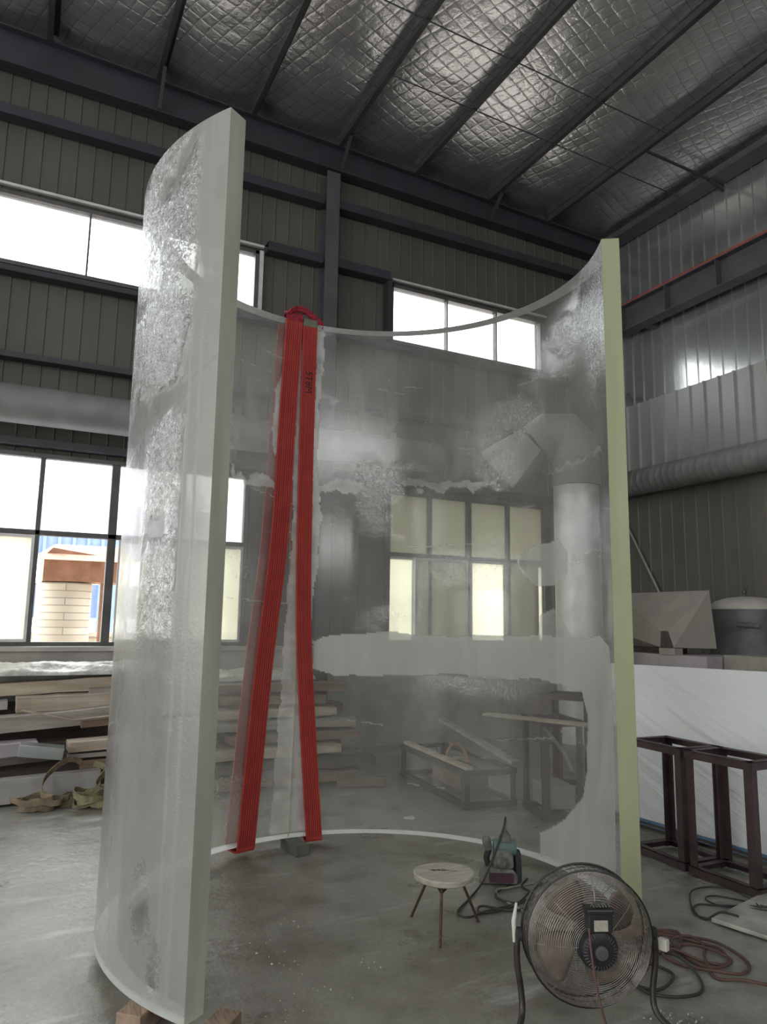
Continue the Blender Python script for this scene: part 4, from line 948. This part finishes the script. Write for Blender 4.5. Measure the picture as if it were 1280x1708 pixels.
lframe('welded_stand', (4.215, 3.335), .36, .485, .785, .035, 'rusty angle-iron frame nearest the right edge of the photo')
lframe('welded_stand', (4.225, 3.84), .36, .48, .785, -.05, 'rusty angle-iron frame beside right edge of the acrylic wall')
lframe('welded_stand', (4.20, 5.13), .36, .47, .80, -.28, 'rusty angle-iron stand seen through acrylic with a pale plank on top')
lframe('welded_stand', (4.95, 5.75), .42, .50, .92, .55, 'rusty stand farthest back behind the acrylic, turned diagonally')
lframe('welded_stand', (3.88, 6.20), .52, 1.45, .33, -.10, 'long low steel stand seen through acrylic in the middle')
m = MB(); m.bar((3.72, 5.42, .812), (4.14, 4.46, .812), .12, .02); meta(m.build('plank', 'wood_pale', bevel=.003), 'pale plank laid across the rusty stand behind the acrylic', 'plank')
m = MB(); m.bar((3.60, 5.50, .349), (3.74, 6.90, .349), .07, .03); meta(m.build('plank', 'wood_pale', bevel=.003), 'pale board on left side of low stand behind acrylic', 'plank')
m = MB(); m.bar((4.10, 5.52, .36), (4.22, 7.0, .55), .08, .03); meta(m.build('plank', 'wood_grey', bevel=.003), 'slanting grey board on right of low stand behind acrylic', 'plank')
m = MB(); m.box((3.88, 6.1, .17), (.30, .6, .16), rz=-.1); meta(m.build('timber_offcut', 'wood_brown', bevel=.01), 'reddish brown timber block inside the low stand', 'block')
m = MB(); P = [(3.86+.12*math.cos(a)*1., 6.1+.05*math.sin(a), .27+.17*math.sin(a)) for a in np.linspace(0, PI, 12)]; m.tube(P, .016, 8); meta(m.build('hose', 'hood_rust', smooth=60), 'orange brown bent hose standing in the low stand', 'hose')
m = MB(); m.box((4.21, 5.13, .17), (.24, .36, .18), rz=-.28); meta(m.build('scrap_box', 'slab_grey', bevel=.008), 'grey box inside the rusty stand behind the acrylic', 'box')
m = MB(); m.tube(spline([(3.96, 5.00, .79), (4.00, 4.92, .70), (4.08, 4.84, .56), (4.12, 4.78, .42)], 6), .016, 8); meta(m.build('hose', 'film_clear', smooth=60), 'clear plastic hose drooping from the plank on the rusty stand', 'hose')

# ------------------------------------------------------------------ wrapped board and plant on the right
B = thing('wrapped_board', (4.85, 3.9, 0), 'large white film-wrapped panel leaning behind the rusty frames', 'panel')
m = MB()
ay = V((.07, -1, 0)).normalized(); bl = V((4.56, 5.0, .07)); upv_ = V((.21, 0, 1.19)); L = 2.6; nrm = ay.cross(upv_).normalized()
m.prism([(0, 0), (L, 0), (L, 1.03), (0, 1.0)], bl, ay, upv_, nrm*.06 if nrm.x > 0 else nrm*-.06); m.build('panel', 'wrapped_film', B, bevel=.008)
m = MB(); m.prism([(0, -.035), (L, -.035), (L, .0), (0, .0)], bl-V((.004, 0, 0)), ay, upv_, V((.07, 0, 0))); o = m.build('bottom_strip', 'blue_foam', B); o['label'] = 'blue protective strip'
m = MB(); 
for k in range(4): q = bl+ay*(.25+.7*k); m.box((q.x+.12, q.y, .018), (.45, .09, .036))
m.bar(bl+V((.03, 0, -.03)), bl+ay*L+V((.03, 0, -.03)), .08, .03); m.build('skid', 'wood_dark', B)
m = MB(); q = bl+ay*1.62+upv_*1.02; m.bar(q, q+ay*.20+V((0, 0, -.005)), .07, .05); o = m.build('tape_patch', 'foil_tape', B); o['label'] = 'crinkled silver tape'
m = MB(); m.box((6.82, 6.25, .64), (.70, 1.72, 1.28)); meta(m.build('steel_cabinet', 'cabinet', bevel=.008), 'mauve grey metal cabinet under the hopper behind the white panel', 'cabinet')
m = MB(); m.box((6.95, 5.06, .65), (.5, .62, 1.30)); meta(m.build('steel_cabinet', 'cabinet_tan', bevel=.008), 'tan metal cabinet right of the hopper in front of the tank', 'cabinet')
H = thing('hopper', (6.75, 5.9, 1.28), 'beige sheet metal hopper with flared mouth on a cabinet', 'hopper')
a_, b_, c_, d_ = V((7.0, 7.2, 2.0)), V((7.0, 5.75, 2.0)), V((7.0, 5.69, 1.35)), V((7.0, 7.2, 1.5)); ta, tb, tc_, td = V((6.46, 5.98, 1.54)), V((6.46, 5.87, 1.54)), V((6.46, 5.80, 1.36)), V((6.46, 6.0, 1.36))
def plate(name, q):
    m = MB(); n = (q[1]-q[0]).cross(q[2]-q[0]).normalized()*.006; m.add([p for p in q]+[p+n for p in q], [(0, 1, 2, 3), (7, 6, 5, 4), (0, 4, 5, 1), (1, 5, 6, 2), (2, 6, 7, 3), (3, 7, 4, 0)]); m.build(name, 'hopper', H)
plate('top_plate', (a_, b_, tb, ta)); plate('side_plate', (b_, c_, tc_, tb)); plate('side_plate', (a_, ta, td, d_))
m = MB(); m.box((6.52, 5.9, 1.315), (.12, .22, .07)); m.build('throat_box', 'cabinet_tan', H)
m = MB(); m.box((6.8, 6.5, 1.31), (.3, .9, .06)); m.build('sill_rail', 'rust_frame', H)
K = thing('air_tank', (7.85, 5.93, 0), 'dark steel air tank with pale dusty dome beside the right wall', 'tank')
m = MB(); m.lathe([(.42, 0), (.42, 1.70)], (7.85, 5.93, .1), (0, 0, 1), 40); m.build('tank_body', 'tank', K, smooth=40)
m = MB(); m.lathe([(.425, 0), (.41, .05), (.34, .10), (.22, .14), (.08, .155)], (7.85, 5.93, 1.80), (0, 0, 1), 40); m.build('dome', 'tank_dome', K, smooth=50)
m = MB(); m.lathe([(.015, 0), (.015, .04), (.03, .045), (.03, .08), (.01, .09), (.01, .14)], (7.85, 5.95, 1.95), (0, 0, 1), 12); m.bar((7.85, 5.91, 2.05), (7.85, 6.02, 2.07), .012, .012); m.build('valve', 'frame_alu', K, smooth=40)
m = MB(); m.tube([(7.5, 5.68, 1.62), (7.15, 5.52, 1.62), (7.1, 5.2, 1.60)], .03, 10); m.tube([(7.48, 5.68, 1.62), (7.40, 5.64, 1.62)], .045, 10); m.build('outlet_pipe', 'tank', K, smooth=40)
for k in range(3): m = MB(); t = 2*PI*k/3; m.box((7.85+.33*math.cos(t), 5.93+.33*math.sin(t), .08), (.06, .06, .16)); m.build('foot', 'tank', K)

m = MB(); rr_ = Matrix.Rotation(-.10, 4, 'Z')
m.prism([(0, 0), (.62, .14), (.78, -.52), (.15, -.62)], (3.50, 2.97, 0.012), (1, 0, 0), (0, 1, 0), (0, 0, .022)); meta(m.build('floor_plate', 'plate_mat', bevel=.004), 'pale dirty flat plate lying on floor at the right edge', 'plate')
m = MB(); m.prism([(0, 0), (.10, .02), (.07, -.06), (.03, -.035)], (2.96, 5.50, .002), (1, 0, 0), (0, 1, 0), (0, 0, .012)); meta(m.build('paper_scrap', 'paper'), 'white paper scrap on the floor behind the acrylic', 'paper')
CR = [(2.54, 2.38), (2.55, 2.34), (2.53, 2.40), (2.57, 2.36), (2.62, 3.49), (1.25, 3.49), (1.11, 3.09), (1.42, 3.94), (1.35, 3.2), (1.62, 3.3), (1.2, 3.7)]
m = MB()
for i in range(90):
    cx_, cy_ = CR[i % len(CR)]; s_ = random.uniform(.0015, .005); m.box((cx_+random.gauss(0, .05), cy_+random.gauss(0, .05), s_*.5), (s_*2, s_, s_), rz=random.uniform(0, 3))
meta(m.build('grit', 'grit'), 'pale crumbs of grit scattered on the concrete', 'debris', None, 'stuff')

# ------------------------------------------------------------------ scrap heap under the windows
def slab(p, q, w_, h_, mt, lb, name='plank', cat='plank', grp='boards in the scrap heap', jag=0):
    m = MB(); p, q = V(p), V(q)
    if jag:
        d = (q-p); L = d.length; d.normalize(); x = d.cross(V((0, 0, 1))).normalized(); u = x.cross(d); n = 7; vs = []
        for i in range(n+1):
            t = i/n; c = p+d*L*t; jw = w_/2*(1+random.uniform(-jag, jag)); jh = h_/2*(1+random.uniform(-jag, jag))
            c = c+u*random.uniform(-jag, jag)*.02
            vs += [c-x*jw-u*jh, c+x*jw-u*jh, c+x*jw+u*jh, c-x*jw+u*jh]
        fs = [(i*4+k, i*4+(k+1) % 4, i*4+4+(k+1) % 4, i*4+4+k) for i in range(n) for k in range(4)]+[(3, 2, 1, 0), (n*4, n*4+1, n*4+2, n*4+3)]
        m.add(vs, fs)
    else: m.bar(p, q, w_, h_)
    meta(m.build(name, mt, bevel=.005), lb, cat, grp)
slab((-.9, 7.16, .10), (.78, 7.24, .14), .14, .20, 'slab_grey', 'light grey beam at the foot of the heap behind the olive straps', 'beam', 'beam')
slab((-.9, 7.42, .28), (.55, 7.50, .36), .20, .07, 'wood_dark', 'dark brown plank above the light grey beam')
slab((-.9, 7.45, .40), (.25, 7.52, .42), .24, .12, 'slab_violet', 'violet grey slab left of the clear sheet', 'slab', 'slab')
slab((.10, 7.27, .45), (.46, 7.25, .40), .20, .10, 'film_clear', 'clear acrylic offcut wedge with bright edge in heap', 'acrylic_offcut', 'offcut')
slab((.50, 7.40, .43), (1.25, 7.44, .45), .22, .09, 'wood_pale', 'tan flat plank end near the acrylic wall, upper one')
slab((.50, 7.42, .35), (1.25, 7.44, .36), .24, .04, 'wood_grey', 'thin greyish board just under the tan plank end')
slab((.62, 7.40, .26), (1.25, 7.42, .27), .20, .10, 'wood_brown', 'dark brown timber under the tan plank end')
slab((-.9, 7.70, .56), (.92, 7.78, .66), .22, .15, 'wood_grey', 'long rounded grey beam across the middle of the heap', 'beam', 'beam', jag=.08)
slab((.62, 7.66, .58), (.98, 7.68, .60), .08, .06, 'wood_brown', 'short broken brown stick on the long grey beam')
slab((.05, 7.92, .76), (.95, 7.96, .78), .22, .13, 'wood_pale', 'wide tan board in the upper heap, right part', jag=.1)
slab((-.9, 7.95, .72), (-.02, 7.98, .76), .2, .08, 'slab_grey', 'grey sheet edge in the upper heap, left part', jag=.1)
slab((-.9, 8.16, .85), (.97, 8.16, .93), .22, .13, 'wood_pale', 'long pale round-edged board under the plastic film', jag=.1)
slab((.70, 8.0, .86), (1.0, 8.0, .87), .08, .05, 'wood_grey', 'small grey offcut on the tan board by the acrylic')
m = MB(); m.tube([(.10, 7.60, .74), (.55, 7.62, .63), (.9, 7.60, .66)], .009, 6); meta(m.build('stick', 'wood_pale'), 'thin pale stick slanting across the heap', 'stick')
def film(x0, x1, y0, y1, z, amp, lb, mt, seed):
    nx, ny = 70, 24; vs = []
    for i in range(nx+1):
        for j in range(ny+1):
            x = x0+(x1-x0)*i/nx; y = y0+(y1-y0)*j/ny; e = math.sin(PI*j/ny)**.5
            h = noise.fractal(V((x*2.2, y*7, seed)), 1., 2.2, 4)*amp; vs.append((x, y, z+h*e+.05*e-(1-e)*.05))
    m = MB(); m.add(vs, [(i*(ny+1)+j, (i+1)*(ny+1)+j, (i+1)*(ny+1)+j+1, i*(ny+1)+j+1) for i in range(nx) for j in range(ny)])
    o = m.build('plastic_film', mt, smooth=180); md = o.modifiers.new('t', 'SOLIDIFY'); md.thickness = .004; meta(o, lb, 'plastic sheet')
film(-1.0, 1.35, 8.0, 8.62, 1.07, .07, 'crumpled pale plastic sheeting on top of heap under the left window', 'plastic_pale', 2.)
film(1.4, 3.1, 7.9, 8.55, .97, .05, 'white plastic sheet on the heap seen between acrylic end and red sling', 'plastic_pale', 5.)
m = MB(); m.box((-.1, 8.40, .36), (2.4, .36, .72)); m.box((-.1, 7.72, .22), (2.0, .26, .44)); meta(m.build('crate', 'wood_dark'), 'dark stacked crate filling the inside of the left heap', 'crate')
# brown boards behind the acrylic
LAYN = ['the bottom', 'the second', 'the third', 'the fourth', 'the fifth', 'the sixth', 'the seventh', 'the topmost']
LAYW = ['weathered ']*8
mts = ['wood_brown', 'wood_grey', 'wood_brown', 'wood_pale', 'wood_dark']
k = 0
for lay in range(8):
    z = .08+lay*.115
    for row in range(4 if lay < 5 else 3):
        y = 6.95+row*.36+lay*.10
        if y > 8.35: continue
        x0 = 1.75+random.uniform(-.15, .2); x1 = 3.45-lay*.03+random.uniform(-.35, .15)
        slab((x0, y+random.uniform(-.03, .03), z), (x1, y+random.uniform(-.04, .04), z+random.uniform(-.01, .01)), .26, .085, mts[(k*7+lay) % 5], LAYW[lay]+{0: 'front board', 1: 'second-row board', 2: 'third-row board', 3: 'rearmost board'}[row]+' of '+LAYN[lay]+' layer in heap behind acrylic', grp='brown boards seen through the acrylic', jag=.12); k += 1
m = MB(); m.bar((2.9, 6.75, .05), (3.35, 6.62, .05), .10, .08); meta(m.build('timber_offcut', 'wood_brown', bevel=.006), 'loose timber end on the floor before the brown boards', 'block')

# olive lifting straps on the floor at left
def strap(pts, wd, mt, m):
    P = spline(pts, 10); vs = []; n = len(P)
    for i in range(n):
        d = (P[min(i+1, n-1)]-P[max(i-1, 0)]).normalized(); tw = .25*math.sin(i*.13)
        x = d.cross(V((0, 0, 1))); x = x.normalized() if x.length > .05 else V((1, 0, 0)); u = x.cross(d)
        w_ = (u*math.cos(tw)+x*math.sin(tw))*wd/2; th = (x*math.cos(tw)-u*math.sin(tw))*.004
        for s1, s2 in ((-1, -1), (1, -1), (1, 1), (-1, 1)):
            p = P[i]+w_*s1+th*s2; vs.append((p.x, p.y, max(p.z, .003)))
    fs = [(i*4+k, i*4+(k+1) % 4, i*4+4+(k+1) % 4, i*4+4+k) for i in range(n-1) for k in range(4)]+[(3, 2, 1, 0), (n*4-4, n*4-3, n*4-2, n*4-1)]
    m.add(vs, fs)
def heap(cx_, cy_, rx, ry, turns, wd, mt, lb, seed, hmax, tail=None):
    rnd = random.Random(seed); pts = []; n_ = 9
    for q in range(turns):
        ox, oy, f0 = rnd.uniform(-.07, .07), rnd.uniform(-.03, .03), rnd.uniform(.45, 1.0); z0 = wd/2+hmax*q/turns
        for i in range(n_):
            t = i/n_*2*PI; f = f0+.12*math.sin(2*t+seed+q)
            pts.append((cx_+ox+rx*f*math.cos(t), cy_+oy+ry*f*math.sin(t), z0+.018*math.sin(3*t+q*2)))
    if tail: pts += tail
    m = MB(); strap(pts, wd, mt, m); meta(m.build('webbing_sling', mt, smooth=40), lb, 'sling')
heap(.30, 6.92, .18, .11, 6, .045, 'sling_brown', 'brown webbing sling heaped on floor left of the olive one, end over the beam', 3, .08, [(.30, 6.98, .12), (.33, 7.08, .24), (.50, 7.22, .34), (.62, 7.28, .30)])
heap(.70, 6.86, .19, .13, 7, .048, 'sling_olive', 'olive green webbing sling heaped on floor beside the acrylic wall', 8, .12, [(.72, 6.95, .16), (.80, 7.0, .28), (.70, 7.02, .33)])
heap(.52, 7.0, .16, .08, 2, .05, 'sling_olive', 'small olive strap loop tucked between the two sling heaps', 5, .06)
print('objects', len(bpy.data.objects))
